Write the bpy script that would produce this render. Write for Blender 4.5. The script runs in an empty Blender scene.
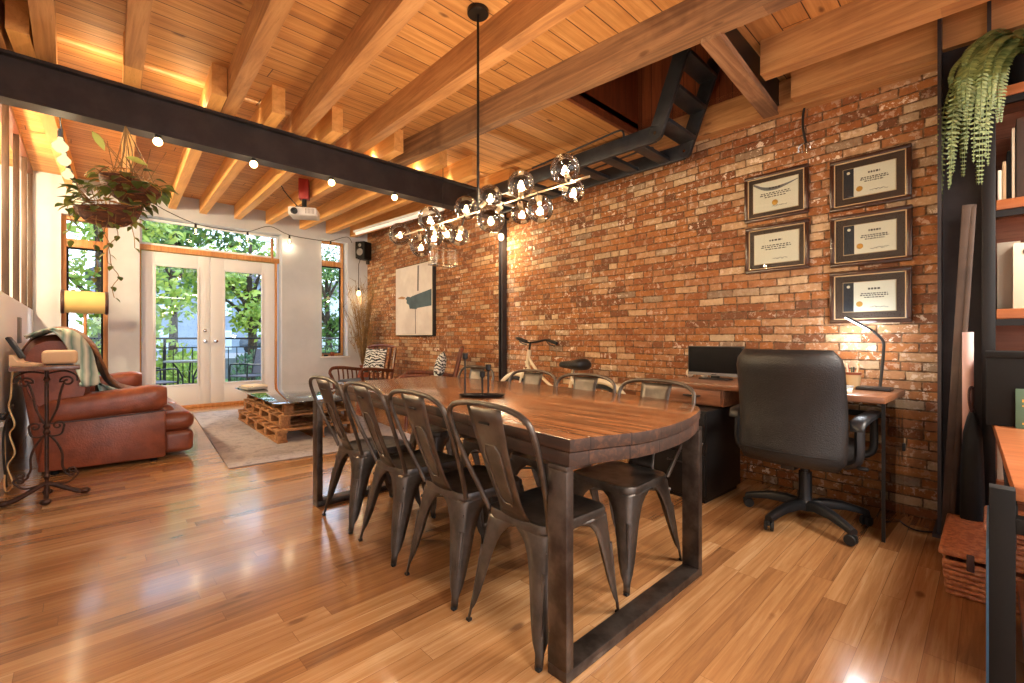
import bpy, bmesh, math, random
from mathutils import Vector, Matrix, Euler
random.seed(7)
PI = math.pi
sc = bpy.context.scene
COL = sc.collection
R = math.radians
# ---------------------------------------------------------------- survey of the room (metres)
FOC, CX, CY, CAMH, YAW = 455.0, 512.0, 338.0, 1.1, R(43.5)
VX, VY, RX, RY = math.sin(YAW), math.cos(YAW), math.cos(YAW), -math.sin(YAW)
WK, W0 = 0.0469, 3.723            # brick wall plane: X = W0 + WK * Y
FARY = 8.5                        # inner face of the wall with the garden doors
LEFTX = -0.44
def sight(px, py):
    u = (px - CX) / FOC
    return (VX + u * RX, VY + u * RY, (CY - py) / FOC)
def on_z(px, py, z=0.0):
    d = sight(px, py); t = (z - CAMH) / d[2]; return Vector((d[0] * t, d[1] * t, z))
def on_y(px, py, y):
    d = sight(px, py); t = y / d[1]; return Vector((d[0] * t, y, CAMH + d[2] * t))
def on_x(px, py, x):
    d = sight(px, py); t = x / d[0]; return Vector((x, d[1] * t, CAMH + d[2] * t))
def on_wall(px, py, off=0.0):
    d = sight(px, py); t = (W0 - off) / (d[0] - WK * d[1]); return Vector((d[0] * t, d[1] * t, CAMH + d[2] * t))
def wallx(y): return W0 + WK * y
WALLROT = -math.atan(WK)          # turn that lines a thing up with the brick wall
# ---------------------------------------------------------------- mesh builder
def TR(x=0, y=0, z=0, rx=0, ry=0, rz=0):
    return Matrix.Translation((x, y, z)) @ Euler((rx, ry, rz)).to_matrix().to_4x4()
class MB:
    def __init__(s): s.bm = bmesh.new(); s.uv = False
    def _merge(s, b, M=None, mi=0):
        if M is not None: bmesh.ops.transform(b, matrix=M, verts=b.verts)
        if mi:
            for f in b.faces: f.material_index = mi
        me = bpy.data.meshes.new('tmp'); b.to_mesh(me); b.free(); s.bm.from_mesh(me); bpy.data.meshes.remove(me)
        return s
    def box(s, c, d, bev=0.0, seg=2, M=None, mi=0):
        b = bmesh.new(); bmesh.ops.create_cube(b, size=1.0)
        bmesh.ops.scale(b, vec=d, verts=b.verts)
        if bev > 0: bmesh.ops.bevel(b, geom=b.edges[:], offset=min(bev, min(d) * .49), segments=seg, profile=.5, affect='EDGES')
        bmesh.ops.translate(b, vec=c, verts=b.verts)
        return s._merge(b, M, mi)
    def b2(s, p, q, bev=0.0, seg=2, M=None, mi=0):
        return s.box([(p[i] + q[i]) / 2 for i in range(3)], [abs(q[i] - p[i]) for i in range(3)], bev, seg, M, mi)
    def beam(s, p, q, w, h, bev=0.0, up=(0, 0, 1), mi=0):
        p, q = Vector(p), Vector(q); d = (q - p); L = d.length; d.normalize()
        side = d.cross(Vector(up)); side.normalize(); u = side.cross(d)
        M = Matrix(((side.x, d.x, u.x, 0), (side.y, d.y, u.y, 0), (side.z, d.z, u.z, 0), (0, 0, 0, 1)))
        M = Matrix.Translation((p + q) / 2) @ M
        return s.box((0, 0, 0), (w, L, h), bev, 2, M, mi)
    def tube(s, pts, r, n=8, closed=False, caps=True, M=None, mi=0, flat=None):
        P = [Vector(p) for p in pts]; m = len(P)
        rr = r if isinstance(r, (list, tuple)) else [r] * m
        b = bmesh.new(); rings = []; nrm = None
        for i in range(m):
            if closed: t = P[(i + 1) % m] - P[i - 1]
            else: t = P[min(i + 1, m - 1)] - P[max(i - 1, 0)]
            if t.length < 1e-9: t = Vector((0, 0, 1))
            t.normalize()
            if nrm is None:
                a = Vector((0, 0, 1)) if abs(t.z) < .9 else Vector((1, 0, 0)); nrm = (a - t * a.dot(t)).normalized()
            else:
                nrm = nrm - t * nrm.dot(t)
                nrm = nrm.normalized() if nrm.length > 1e-6 else t.orthogonal().normalized()
            bi = t.cross(nrm)
            rings.append([b.verts.new(P[i] + (nrm * math.cos(2 * PI * k / n) + bi * math.sin(2 * PI * k / n) * (flat or 1)) * rr[i]) for k in range(n)])
        for i in range(m if closed else m - 1):
            A, B = rings[i], rings[(i + 1) % m]
            for k in range(n): b.faces.new((A[k], A[(k + 1) % n], B[(k + 1) % n], B[k]))
        if caps and not closed:
            b.faces.new(rings[0][::-1]); b.faces.new(rings[-1])
        bmesh.ops.recalc_face_normals(b, faces=b.faces)
        return s._merge(b, M, mi)
    def lathe(s, prof, n=20, M=None, mi=0, c=(0, 0, 0), a0=0, a1=2 * PI):
        b = bmesh.new(); full = abs(a1 - a0 - 2 * PI) < 1e-6; k_ = n if full else n + 1
        rings = []
        for (r, z) in prof:
            if r < 1e-6: rings.append([b.verts.new((c[0], c[1], c[2] + z))])
            else: rings.append([b.verts.new((c[0] + r * math.cos(a0 + (a1 - a0) * k / n), c[1] + r * math.sin(a0 + (a1 - a0) * k / n), c[2] + z)) for k in range(k_)])
        for A, B in zip(rings, rings[1:]):
            for k in range(n):
                k2 = (k + 1) % k_ if full else k + 1
                vs = [A[k % len(A)], A[k2 % len(A)], B[k2 % len(B)], B[k % len(B)]]
                u = []
                for v in vs:
                    if v not in u: u.append(v)
                if len(u) > 2:
                    try: b.faces.new(u)
                    except ValueError: pass
        bmesh.ops.recalc_face_normals(b, faces=b.faces)
        return s._merge(b, M, mi)
    def prism(s, poly, h, M=None, bev=0.0, seg=2, mi=0):
        """poly in local XY, extruded 0..h along local Z"""
        b = bmesh.new(); vs = [b.verts.new((p[0], p[1], 0)) for p in poly]
        f = b.faces.new(vs); r = bmesh.ops.extrude_face_region(b, geom=[f])
        bmesh.ops.translate(b, vec=(0, 0, h), verts=[v for v in r['geom'] if isinstance(v, bmesh.types.BMVert)])
        bmesh.ops.recalc_face_normals(b, faces=b.faces)
        if bev > 0:
            es = [e for e in b.edges if len(e.link_faces) == 2 and e.calc_face_angle(0) > R(30)]
            bmesh.ops.bevel(b, geom=es, offset=bev, segments=seg, profile=.5, affect='EDGES')
        return s._merge(b, M, mi)
    def loft(s, secs, M=None, caps=True, closed=True, mi=0):
        b = bmesh.new(); rings = [[b.verts.new(p) for p in q] for q in secs]; n = len(secs[0])
        for A, B in zip(rings, rings[1:]):
            for k in range(n if closed else n - 1): b.faces.new((A[k], A[(k + 1) % n], B[(k + 1) % n], B[k]))
        if caps and closed:
            b.faces.new(rings[0][::-1]); b.faces.new(rings[-1])
        bmesh.ops.recalc_face_normals(b, faces=b.faces)
        return s._merge(b, M, mi)
    def sphere(s, c, r, n=16, M=None, mi=0, sq=(1, 1, 1)):
        b = bmesh.new(); bmesh.ops.create_uvsphere(b, u_segments=n, v_segments=max(6, n // 2), radius=r)
        bmesh.ops.scale(b, vec=sq, verts=b.verts); bmesh.ops.translate(b, vec=c, verts=b.verts)
        return s._merge(b, M, mi)
    def cyl(s, p, q, r, n=14, r2=None, M=None, mi=0):
        return s.tube([p, q], [r, r if r2 is None else r2], n, M=M, mi=mi)
    def quad(s, a, b_, c, d, mi=0):
        vs = [s.bm.verts.new(p) for p in (a, b_, c, d)]; f = s.bm.faces.new(vs); f.material_index = mi; return s
    def jitter(s, amt, seed=0):
        rnd = random.Random(seed)
        for v in s.bm.verts: v.co += Vector((rnd.uniform(-1, 1), rnd.uniform(-1, 1), rnd.uniform(-1, 1))) * amt
        return s
    def build(s, name, m=None, parent=None, sharp=35, label=None, kind=None):
        me = bpy.data.meshes.new(name); s.bm.to_mesh(me); s.bm.free()
        for x in (m if isinstance(m, (list, tuple)) else [m]):
            if x is not None: me.materials.append(x)
        if len(me.polygons):
            me.polygons.foreach_set('use_smooth', [True] * len(me.polygons)); me.set_sharp_from_angle(angle=R(sharp))
        o = bpy.data.objects.new(name, me); COL.objects.link(o)
        if parent: o.parent = parent
        if label: o['label'] = label
        if kind: o['kind'] = kind
        return o
def tag(o, label, cat, group=None, kind=None):
    o['label'] = label; o['category'] = cat
    if group: o['group'] = group
    if kind: o['kind'] = kind
    return o
def thing(name, label, cat, loc=(0, 0, 0), rz=0, group=None):
    o = bpy.data.objects.new(name, None); COL.objects.link(o); o.empty_display_size = .1
    o.location = loc; o.rotation_euler = (0, 0, rz)
    return tag(o, label, cat, group)
def structure(o, label=None, group=None):
    o['kind'] = 'structure'
    if label: o['label'] = label
    if group: o['group'] = group
    return o
def dup(root, loc, rz, label, group=None):
    r = root.copy(); COL.objects.link(r); r.location = loc; r.rotation_euler = (0, 0, rz); r['label'] = label
    if group: r['group'] = group
    for ch in list(root.children):
        c = ch.copy(); COL.objects.link(c); c.parent = r
        for g in list(ch.children):
            d = g.copy(); COL.objects.link(d); d.parent = c
    return r
def crom(pts, k=6, closed=False):
    P = [Vector(p) for p in pts]; out = []; n = len(P)
    for i in range(n if closed else n - 1):
        if closed: a, b, c, d = P[i - 1], P[i], P[(i + 1) % n], P[(i + 2) % n]
        else: a, b, c, d = P[max(i - 1, 0)], P[i], P[i + 1], P[min(i + 2, n - 1)]
        for j in range(k):
            t = j / k
            out.append(.5 * ((2 * b) + (c - a) * t + (2 * a - 5 * b + 4 * c - d) * t * t + (3 * b - a - 3 * c + d) * t ** 3))
    if not closed: out.append(P[-1])
    return out
# ---------------------------------------------------------------- materials
def srgb(r, g, b):
    f = lambda c: (c / 12.92 if c <= .04045 else ((c + .055) / 1.055) ** 2.4)
    return (f(r / 255), f(g / 255), f(b / 255), 1)
class NT:
    def __init__(s, name):
        s.m = bpy.data.materials.new(name); s.m.use_nodes = True; s.t = s.m.node_tree; s.t.nodes.clear()
        s.out = s.n('ShaderNodeOutputMaterial')
    def n(s, typ, **kw):
        x = s.t.nodes.new(typ)
        for k, v in kw.items(): setattr(x, k, v)
        return x
    def l(s, a, b): s.t.links.new(a, b)
    def inp(s, sock, v):
        if isinstance(v, bpy.types.NodeSocket): s.l(v, sock)
        else: sock.default_value = v
    def math(s, op, a, b=None, c=None):
        x = s.n('ShaderNodeMath', operation=op); s.inp(x.inputs[0], a)
        if b is not None: s.inp(x.inputs[1], b)
        if c is not None: s.inp(x.inputs[2], c)
        return x.outputs[0]
    def comb(s, x, y, z=0.0):
        c = s.n('ShaderNodeCombineXYZ')
        for i, v in enumerate((x, y, z)): s.inp(c.inputs[i], v)
        return c.outputs[0]
    def coords(s):
        tc = s.n('ShaderNodeTexCoord'); sp = s.n('ShaderNodeSeparateXYZ'); s.l(tc.outputs['Object'], sp.inputs[0])
        return tc.outputs['Object'], sp.outputs
    def noise(s, vec, scale, detail=3, rough=.5, dist=0.0):
        x = s.n('ShaderNodeTexNoise'); s.l(vec, x.inputs['Vector'])
        x.inputs['Scale'].default_value = scale; x.inputs['Detail'].default_value = detail
        x.inputs['Roughness'].default_value = rough; x.inputs['Distortion'].default_value = dist
        return x.outputs['Fac']
    def white(s, vec):
        x = s.n('ShaderNodeTexWhiteNoise', noise_dimensions='3D'); s.l(vec, x.inputs['Vector']); return x.outputs
    def ramp(s, fac, stops, interp='LINEAR'):
        x = s.n('ShaderNodeValToRGB'); s.inp(x.inputs[0], fac); cr = x.color_ramp; cr.interpolation = interp
        while len(cr.elements) < len(stops): cr.elements.new(.5)
        for e, (p, c) in zip(cr.elements, stops):
            e.position = p; e.color = c if len(c) == 4 else (*c, 1)
        return x.outputs[0]
    def mix(s, fac, a, b, mode='MIX'):
        x = s.n('ShaderNodeMix', data_type='RGBA', blend_type=mode)
        s.inp(x.inputs[0], fac); s.inp(x.inputs[6], a); s.inp(x.inputs[7], b); return x.outputs[2]
    def step(s, v, lo, hi):
        x = s.n('ShaderNodeMapRange', interpolation_type='SMOOTHSTEP'); s.inp(x.inputs[0], v)
        x.inputs[1].default_value = lo; x.inputs[2].default_value = hi; return x.outputs[0]
    def bump(s, h, strength=.3, dist=.01, prev=None):
        x = s.n('ShaderNodeBump'); s.inp(x.inputs['Height'], h); x.inputs['Strength'].default_value = strength
        x.inputs['Distance'].default_value = dist
        if prev is not None: s.l(prev, x.inputs['Normal'])
        return x.outputs[0]
    def pbsdf(s, color, rough=.5, metal=0.0, normal=None, coat=0.0, spec=.5, trans=0.0, emit=None, estr=0.0, alpha=1.0, coat_rough=.1, sheen=0.0):
        b = s.n('ShaderNodeBsdfPrincipled')
        s.inp(b.inputs['Base Color'], color); s.inp(b.inputs['Roughness'], rough); s.inp(b.inputs['Metallic'], metal)
        b.inputs['Coat Weight'].default_value = coat; b.inputs['Coat Roughness'].default_value = coat_rough
        b.inputs['Specular IOR Level'].default_value = spec; b.inputs['Transmission Weight'].default_value = trans
        b.inputs['Sheen Weight'].default_value = sheen
        s.inp(b.inputs['Alpha'], alpha)
        if emit is not None: s.inp(b.inputs['Emission Color'], emit); b.inputs['Emission Strength'].default_value = estr
        if normal is not None: s.l(normal, b.inputs['Normal'])
        s.l(b.outputs[0], s.out.inputs[0]); return b
M = {}
def plain(key, c, rough=.5, metal=0.0, c2=None, nscale=8, bump=0.0, bscale=60, coat=0.0, spec=.5, rvar=0.0, stretch=(1, 1, 1), sheen=0.0):
    n = NT(key); vec, xyz = n.coords()
    if stretch != (1, 1, 1):
        vm = n.n('ShaderNodeVectorMath', operation='MULTIPLY'); n.l(vec, vm.inputs[0]); vm.inputs[1].default_value = stretch; vec = vm.outputs[0]
    col = srgb(*c)
    if c2: col = n.mix(n.step(n.noise(vec, nscale, 4, .6), .35, .65), srgb(*c), srgb(*c2))
    rg = rough
    if rvar: rg = n.math('MULTIPLY_ADD', n.noise(vec, nscale * 2, 4), rvar, rough - rvar / 2)
    nm = n.bump(n.noise(vec, bscale, 3), bump, .01) if bump else None
    n.pbsdf(col, rg, metal, nm, coat, spec, sheen=sheen); M[key] = n.m; return n.m
def emis(key, c, s):
    n = NT(key); e = n.n('ShaderNodeEmission'); e.inputs[0].default_value = srgb(*c); e.inputs[1].default_value = s
    n.l(e.outputs[0], n.out.inputs[0]); M[key] = n.m; return n.m
def thin_glass(key, tint=(255, 255, 255), gloss=.12, rough=.0):
    n = NT(key); t = n.n('ShaderNodeBsdfTransparent'); t.inputs[0].default_value = srgb(*tint)
    g = n.n('ShaderNodeBsdfGlossy'); g.inputs['Roughness'].default_value = rough; g.inputs[0].default_value = (1, 1, 1, 1)
    fr = n.n('ShaderNodeFresnel'); fr.inputs[0].default_value = 1.5
    f = n.math('MULTIPLY', fr.outputs[0], gloss)
    mx = n.n('ShaderNodeMixShader'); n.l(f, mx.inputs[0]); n.l(t.outputs[0], mx.inputs[1]); n.l(g.outputs[0], mx.inputs[2])
    n.l(mx.outputs[0], n.out.inputs[0]); M[key] = n.m; return n.m
def planks(key, u, v, width, length, stops, gap=.0015, grain=(2, 40), rough=.35, coat=0.0, bump=.3, knots=0.0, gapcol=(30, 16, 8), rvar=.1, gmix=.55, jitter=.35, dark=(60, 30, 14), blotch=0.0):
    """boards running along object axis u, stacked along v"""
    n = NT(key); vec, xyz = n.coords(); ax = {'x': xyz[0], 'y': xyz[1], 'z': xyz[2]}
    U, V = ax[u], ax[v]; W = ax[[a for a in 'xyz' if a not in (u, v)][0]]
    vv = n.math('DIVIDE', V, width); row = n.math('FLOOR', vv); fv = n.math('SUBTRACT', vv, row)
    ro = n.white(n.comb(row, 3.7))
    uu = n.math('ADD', n.math('DIVIDE', U, length), n.math('MULTIPLY', ro[0], 7.3)); colm = n.math('FLOOR', uu); fu = n.math('SUBTRACT', uu, colm)
    wn = n.white(n.comb(colm, row, 1.3))
    du = n.math('MULTIPLY', n.math('MINIMUM', fu, n.math('SUBTRACT', 1.0, fu)), length)
    dv = n.math('MULTIPLY', n.math('MINIMUM', fv, n.math('SUBTRACT', 1.0, fv)), width)
    d = n.math('MINIMUM', du, dv)
    seam = n.step(d, gap * .4, gap * 1.6) if gap > 0 else n.math('ADD', 1.0, 0.0)
    gv = n.comb(n.math('MULTIPLY', n.math('ADD', U, n.math('MULTIPLY', wn[0], 31.0)), grain[0]), n.math('MULTIPLY', V, grain[1]), n.math('MULTIPLY', W, grain[1]))
    gr = n.noise(gv, 1.0, 5, .62, .6)
    fac = n.math('ADD', n.math('MULTIPLY', wn[0], 1 - gmix), n.math('MULTIPLY', n.step(gr, .25, .75), gmix))
    col = n.ramp(fac, stops)
    fine = n.noise(gv, 3.5, 3, .7)
    col = n.mix(n.math('MULTIPLY', n.step(fine, .58, .75), .35), col, srgb(*dark))
    if knots:
        vo = n.n('ShaderNodeTexVoronoi', feature='F1'); n.l(n.comb(n.math('MULTIPLY', U, 2.2), n.math('MULTIPLY', V, 5.0), n.math('MULTIPLY', W, 5.0)), vo.inputs['Vector']); vo.inputs['Scale'].default_value = 1.0
        kd = n.math('ADD', vo.outputs['Distance'], n.math('MULTIPLY', n.noise(vec, 30), .06))
        k = n.math('MULTIPLY', n.math('SUBTRACT', 1.0, n.step(kd, .07, .14)), knots)
        col = n.mix(k, col, srgb(*dark))
    if blotch:
        bl = n.math('MULTIPLY', n.step(n.noise(vec, 2.3, 4, .6), .5, .68), blotch); col = n.mix(bl, col, srgb(*dark))
    col = n.mix(seam, srgb(*gapcol), col)
    rg = n.math('MULTIPLY_ADD', gr, rvar, rough - rvar / 2)
    h = n.math('ADD', seam, n.math('MULTIPLY', gr, .18))
    n.pbsdf(col, rg, 0, n.bump(h, bump, .002), coat, .5, coat_rough=.12); M[key] = n.m; return n.m
def brickmat(key):
    n = NT(key); vec, xyz = n.coords(); h, L = .0595, .205
    U, V = xyz[0], xyz[2]
    wob = n.math('MULTIPLY', n.math('SUBTRACT', n.noise(vec, 2.2, 3), .5), .022)
    wob2 = n.math('MULTIPLY', n.math('SUBTRACT', n.noise(vec, 24, 3), .5), .009)
    vv = n.math('DIVIDE', n.math('ADD', n.math('ADD', V, wob), wob2), h); row = n.math('FLOOR', vv); fv = n.math('SUBTRACT', vv, row)
    ro = n.white(n.comb(row, 9.1))
    odd = n.math('MULTIPLY', n.math('MODULO', row, 2.0), .5)
    Lr = L
    uu = n.math('ADD', n.math('ADD', n.math('DIVIDE', n.math('ADD', U, wob2), Lr), odd), n.math('MULTIPLY', ro[0], .22))
    colm = n.math('FLOOR', uu); fu = n.math('SUBTRACT', uu, colm)
    wn = n.white(n.comb(colm, row, 4.4)); wn2 = n.white(n.comb(colm, row, 17.4))
    # some bricks show as two headers
    head = n.math('GREATER_THAN', wn2[0], .86)
    mid = n.math('ADD', n.math('MULTIPLY', n.math('ABSOLUTE', n.math('SUBTRACT', fu, .5)), L), n.math('MULTIPLY', n.math('SUBTRACT', 1.0, head), 1.0))
    half = n.math('MULTIPLY', n.math('GREATER_THAN', fu, .5), head)
    wn3 = n.white(n.comb(colm, row, n.math('ADD', 2.2, half)))
    du = n.math('MINIMUM', n.math('MULTIPLY', n.math('MINIMUM', fu, n.math('SUBTRACT', 1.0, fu)), L), mid)
    dv = n.math('MULTIPLY', n.math('MINIMUM', fv, n.math('SUBTRACT', 1.0, fv)), h)
    edge = n.math('MULTIPLY', n.math('SUBTRACT', n.noise(vec, 45, 4, .65), .5), .012)
    d = n.math('ADD', n.math('MINIMUM', du, dv), edge)
    face = n.step(d, .0015, .0075)
    base = n.ramp(wn3[0], [(0, srgb(108, 70, 45)), (.14, srgb(138, 84, 47)), (.34, srgb(158, 98, 52)), (.52, srgb(172, 114, 64)), (.66, srgb(164, 112, 74)), (.79, srgb(178, 134, 94)), (.91, srgb(206, 178, 140)), (1, srgb(134, 114, 94))])
    g1 = n.noise(vec, 16, 5, .7); g2 = n.noise(vec, 70, 4, .7)
    col = n.mix(n.math('MULTIPLY', n.step(g1, .42, .7), .5), base, srgb(112, 66, 40))
    col = n.mix(n.math('MULTIPLY', n.step(g2, .52, .72), .4), col, srgb(206, 132, 84))
    # old paint and plaster left on some bricks
    pv = n.noise(vec, 20, 6, .72); sel = n.step(wn2[0], .30, .0)
    big = n.step(n.noise(vec, 1.1, 2), .40, .62)
    pt = n.math('MULTIPLY', n.step(pv, .54, .565), n.math('MULTIPLY', n.math('ADD', .35, n.math('MULTIPLY', sel, .65)), n.math('ADD', .35, n.math('MULTIPLY', big, .65))))
    col = n.mix(pt, col, srgb(240, 224, 202))
    mort = n.mix(n.step(n.noise(vec, 30, 4), .4, .65), srgb(84, 60, 40), srgb(138, 108, 78))
    col = n.mix(face, mort, col)
    hgt = n.math('ADD', n.math('MULTIPLY', face, n.math('ADD', .8, n.math('MULTIPLY', wn[0], .4))), n.math('MULTIPLY', g2, .35))
    n.pbsdf(col, n.math('MULTIPLY_ADD', g1, .3, .62), 0, n.bump(hgt, .55, .009), 0, .35); M[key] = n.m; return n.m
brickmat('brick')
planks('floor_oak', 'x', 'y', .082, 1.05, [(0, srgb(100, 66, 42)), (.18, srgb(138, 94, 58)), (.45, srgb(162, 114, 70)), (.75, srgb(184, 138, 92)), (1, srgb(208, 168, 122))], gap=.0007, grain=(2.2, 46), rough=.24, coat=.75, bump=.07, knots=.75, gapcol=(116, 76, 46), dark=(104, 66, 40), gmix=.4)
planks('deck_pine', 'x', 'y', .145, 2.6, [(0, srgb(166, 112, 62)), (.4, srgb(194, 138, 78)), (.7, srgb(210, 156, 94)), (1, srgb(224, 174, 112))], gap=.003, grain=(1.6, 30), rough=.6, bump=.3, knots=.8, gapcol=(58, 30, 14), dark=(96, 52, 24), gmix=.65, blotch=.12)
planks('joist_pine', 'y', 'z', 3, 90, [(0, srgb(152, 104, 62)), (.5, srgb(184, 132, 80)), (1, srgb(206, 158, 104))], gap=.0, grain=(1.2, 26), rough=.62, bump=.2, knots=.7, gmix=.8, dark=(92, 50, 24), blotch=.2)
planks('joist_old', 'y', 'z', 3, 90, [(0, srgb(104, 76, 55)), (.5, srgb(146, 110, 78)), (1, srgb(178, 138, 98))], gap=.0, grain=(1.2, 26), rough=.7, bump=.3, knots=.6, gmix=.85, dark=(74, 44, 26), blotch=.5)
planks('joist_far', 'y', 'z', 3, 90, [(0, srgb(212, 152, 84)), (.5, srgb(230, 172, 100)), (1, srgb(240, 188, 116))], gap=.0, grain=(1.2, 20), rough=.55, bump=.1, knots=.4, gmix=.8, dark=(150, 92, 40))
planks('header_wood', 'x', 'z', .6, 9, [(0, srgb(120, 84, 58)), (.5, srgb(158, 118, 84)), (1, srgb(186, 146, 108))], gap=.0, grain=(1.6, 30), rough=.75, bump=.3, knots=.3, gmix=.85, dark=(66, 40, 26), blotch=.5)
planks('hatch_wood', 'z', 'y', .10, 3, [(0, srgb(92, 44, 22)), (.5, srgb(120, 60, 32)), (1, srgb(146, 80, 44))], gap=.002, grain=(2, 30), rough=.5, bump=.2, gmix=.6)
planks('table_wood', 'y', 'x', .155, 3.0, [(0, srgb(66, 40, 25)), (.35, srgb(110, 68, 40)), (.65, srgb(148, 96, 58)), (1, srgb(190, 140, 96))], gap=.0022, grain=(2.0, 34), rough=.2, coat=.5, bump=.3, knots=.9, gapcol=(36, 16, 8), dark=(70, 30, 12), gmix=.7, blotch=.35)
planks('table_edge', 'y', 'x', .155, 3.0, [(0, srgb(34, 22, 15)), (.5, srgb(58, 37, 25)), (1, srgb(98, 62, 40))], gap=.002, grain=(2.0, 34), rough=.72, bump=.4, knots=.5, gapcol=(28, 14, 8), dark=(44, 20, 10), gmix=.7, blotch=.6)
planks('table_side_lit', 'y', 'z', .3, 1.1, [(0, srgb(70, 40, 24)), (.5, srgb(116, 68, 40)), (1, srgb(150, 94, 58))], gap=.003, grain=(2.0, 34), rough=.45, bump=.4, knots=.5, gmix=.6, dark=(44, 20, 10), blotch=.5)  # lighter wood for the apron's long side, light put into the colour
planks('desk_wood', 'y', 'x', .66, 3.0, [(0, srgb(104, 66, 44)), (.5, srgb(134, 88, 60)), (1, srgb(160, 112, 80))], gap=.0, grain=(1.8, 28), rough=.3, coat=.2, bump=.1, gmix=.85, dark=(84, 40, 20))
planks('shelf_wood', 'y', 'x', .9, 3.0, [(0, srgb(146, 84, 50)), (.5, srgb(170, 102, 62)), (1, srgb(190, 124, 80))], gap=.0, grain=(1.8, 26), rough=.32, coat=.3, bump=.1, gmix=.85, dark=(120, 52, 20))
planks('back_wood', 'y', 'z', .2, 2.0, [(0, srgb(126, 70, 44)), (.5, srgb(150, 88, 58)), (1, srgb(172, 108, 74))], gap=.001, grain=(1.8, 26), rough=.45, bump=.1, gmix=.8, dark=(90, 46, 28))
planks('pallet_wood', 'y', 'x', .3, 3.0, [(0, srgb(110, 72, 44)), (.5, srgb(150, 104, 66)), (1, srgb(184, 138, 94))], gap=.0, grain=(3, 30), rough=.75, bump=.3, knots=.5, gmix=.7, dark=(70, 42, 24), blotch=.4)
planks('stained_wood', 'z', 'x', .4, 3.0, [(0, srgb(70, 30, 16)), (.5, srgb(98, 46, 24)), (1, srgb(128, 66, 36))], gap=.0, grain=(3, 40), rough=.35, coat=.3, bump=.1, gmix=.8, dark=(40, 16, 8))
planks('window_wood', 'z', 'x', .4, 3.0, [(0, srgb(166, 108, 58)), (.5, srgb(188, 130, 76)), (1, srgb(206, 152, 96))], gap=.0, grain=(2, 30), rough=.45, bump=.1, gmix=.8, dark=(130, 78, 38))
plain('wall_paint', (198, 203, 212), .8, c2=(188, 194, 204), nscale=2, bump=.04)
plain('wall_white', (236, 239, 245), .75, bump=.04)
plain('ext_white', (226, 226, 228), .6)
plain('door_paint', (226, 229, 236), .45)
plain('steel_black', (50, 46, 48), .5, .35, c2=(62, 57, 58), nscale=5, bump=.05, bscale=30)
plain('flange_grey', (118, 120, 128), .4, .6)
plain('duct_black', (44, 46, 50), .42, .4, c2=(58, 60, 64), nscale=5)
plain('black_matte', (15, 14, 14), .7, spec=.25)
plain('black_metal', (22, 20, 20), .42, .3)
plain('black_plastic', (26, 26, 28), .4, bump=.05, bscale=300)
plain('screen_black', (10, 10, 11), .25, spec=.25)
plain('champagne', (206, 192, 170), .28, .9)
plain('dark_plank', (78, 60, 48), .6, c2=(60, 46, 37), nscale=6)
plain('stud_wood', (70, 48, 35), .55, c2=(54, 37, 27), nscale=8, stretch=(6, 6, .6))
plain('gunmetal', (104, 97, 91), .40, .85, c2=(78, 72, 67), nscale=7, rvar=.18, bump=.03, bscale=40)
plain('raw_steel', (94, 84, 77), .42, .8, c2=(64, 54, 48), nscale=9, rvar=.2, bump=.08, bscale=50)
plain('rubber', (20, 19, 19), .7)
plain('chrome', (210, 210, 212), .15, 1.0)
plain('brass', (190, 150, 90), .3, 1.0)
plain('leather', (134, 70, 45), .38, c2=(110, 54, 35), nscale=6, bump=.25, bscale=90, coat=.08, rvar=.15)
plain('leather_dark', (72, 44, 40), .4, c2=(58, 36, 34), nscale=6, bump=.2, bscale=90)
plain('black_leather', (27, 25, 24), .42, c2=(34, 31, 30), nscale=6, bump=.35, bscale=160)
plain('knit_brown', (126, 78, 46), .9, c2=(108, 62, 36), nscale=30, bump=.9, bscale=120, sheen=.3)
plain('wrought_iron', (44, 32, 28), .45, .6, c2=(72, 44, 32), nscale=18, bump=.3, bscale=60)
plain('stone_top', (92, 62, 50), .25, c2=(120, 84, 66), nscale=12, coat=.3)
plain('beige_plastic', (214, 176, 134), .6, bump=.3, bscale=320)
plain('white_plastic', (226, 226, 224), .4)
plain('grey_plastic', (120, 116, 112), .5)
plain('canvas_side', (40, 34, 32), .7)
plain('paper', (236, 224, 200), .6)
plain('mat_brown', (66, 44, 30), .6)
plain('frame_wood', (52, 28, 18), .3, c2=(70, 40, 26), nscale=14, coat=.4)
plain('navy', (30, 34, 46), .5)
plain('ink', (70, 60, 50), .7)
plain('gold', (206, 150, 60), .4, .3)
plain('red_plastic', (150, 40, 30), .45)
plain('bark', (84, 66, 52), .9, c2=(60, 46, 36), nscale=12, bump=.6, bscale=20)
plain('dry_stalk', (150, 118, 74), .8, c2=(112, 86, 52), nscale=10)
plain('terracotta', (136, 66, 40), .7)
plain('cream_paint', (222, 206, 172), .35, coat=.3)
plain('wicker', (206, 134, 84), .42, c2=(164, 94, 56), nscale=40, bump=.6, bscale=140, coat=.2)
plain('blue_board', (64, 110, 146), .45)
plain('pink_paper', (226, 190, 184), .6)
plain('green_book', (70, 96, 78), .55)
plain('red_book', (160, 28, 34), .5)
plain('tan_book', (202, 172, 130), .6)
plain('dark_book', (58, 44, 38), .55)
plain('grey_book', (150, 148, 144), .6)
plain('deck_grey', (150, 146, 142), .8, c2=(130, 126, 122), nscale=4)
plain('asphalt', (120, 122, 126), .85, c2=(104, 106, 110), nscale=2)
plain('lawn', (92, 128, 58), .9, c2=(70, 106, 44), nscale=3)
plain('house_grey', (150, 160, 176), .8, c2=(138, 148, 164), nscale=1.5)
plain('house_roof', (96, 92, 98), .8)
plain('car_dark', (40, 44, 52), .25, .4, coat=.8)
plain('car_glass', (206, 216, 226), .08, 0, coat=.5)
plain('cable_black', (22, 20, 20), .5)
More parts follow.
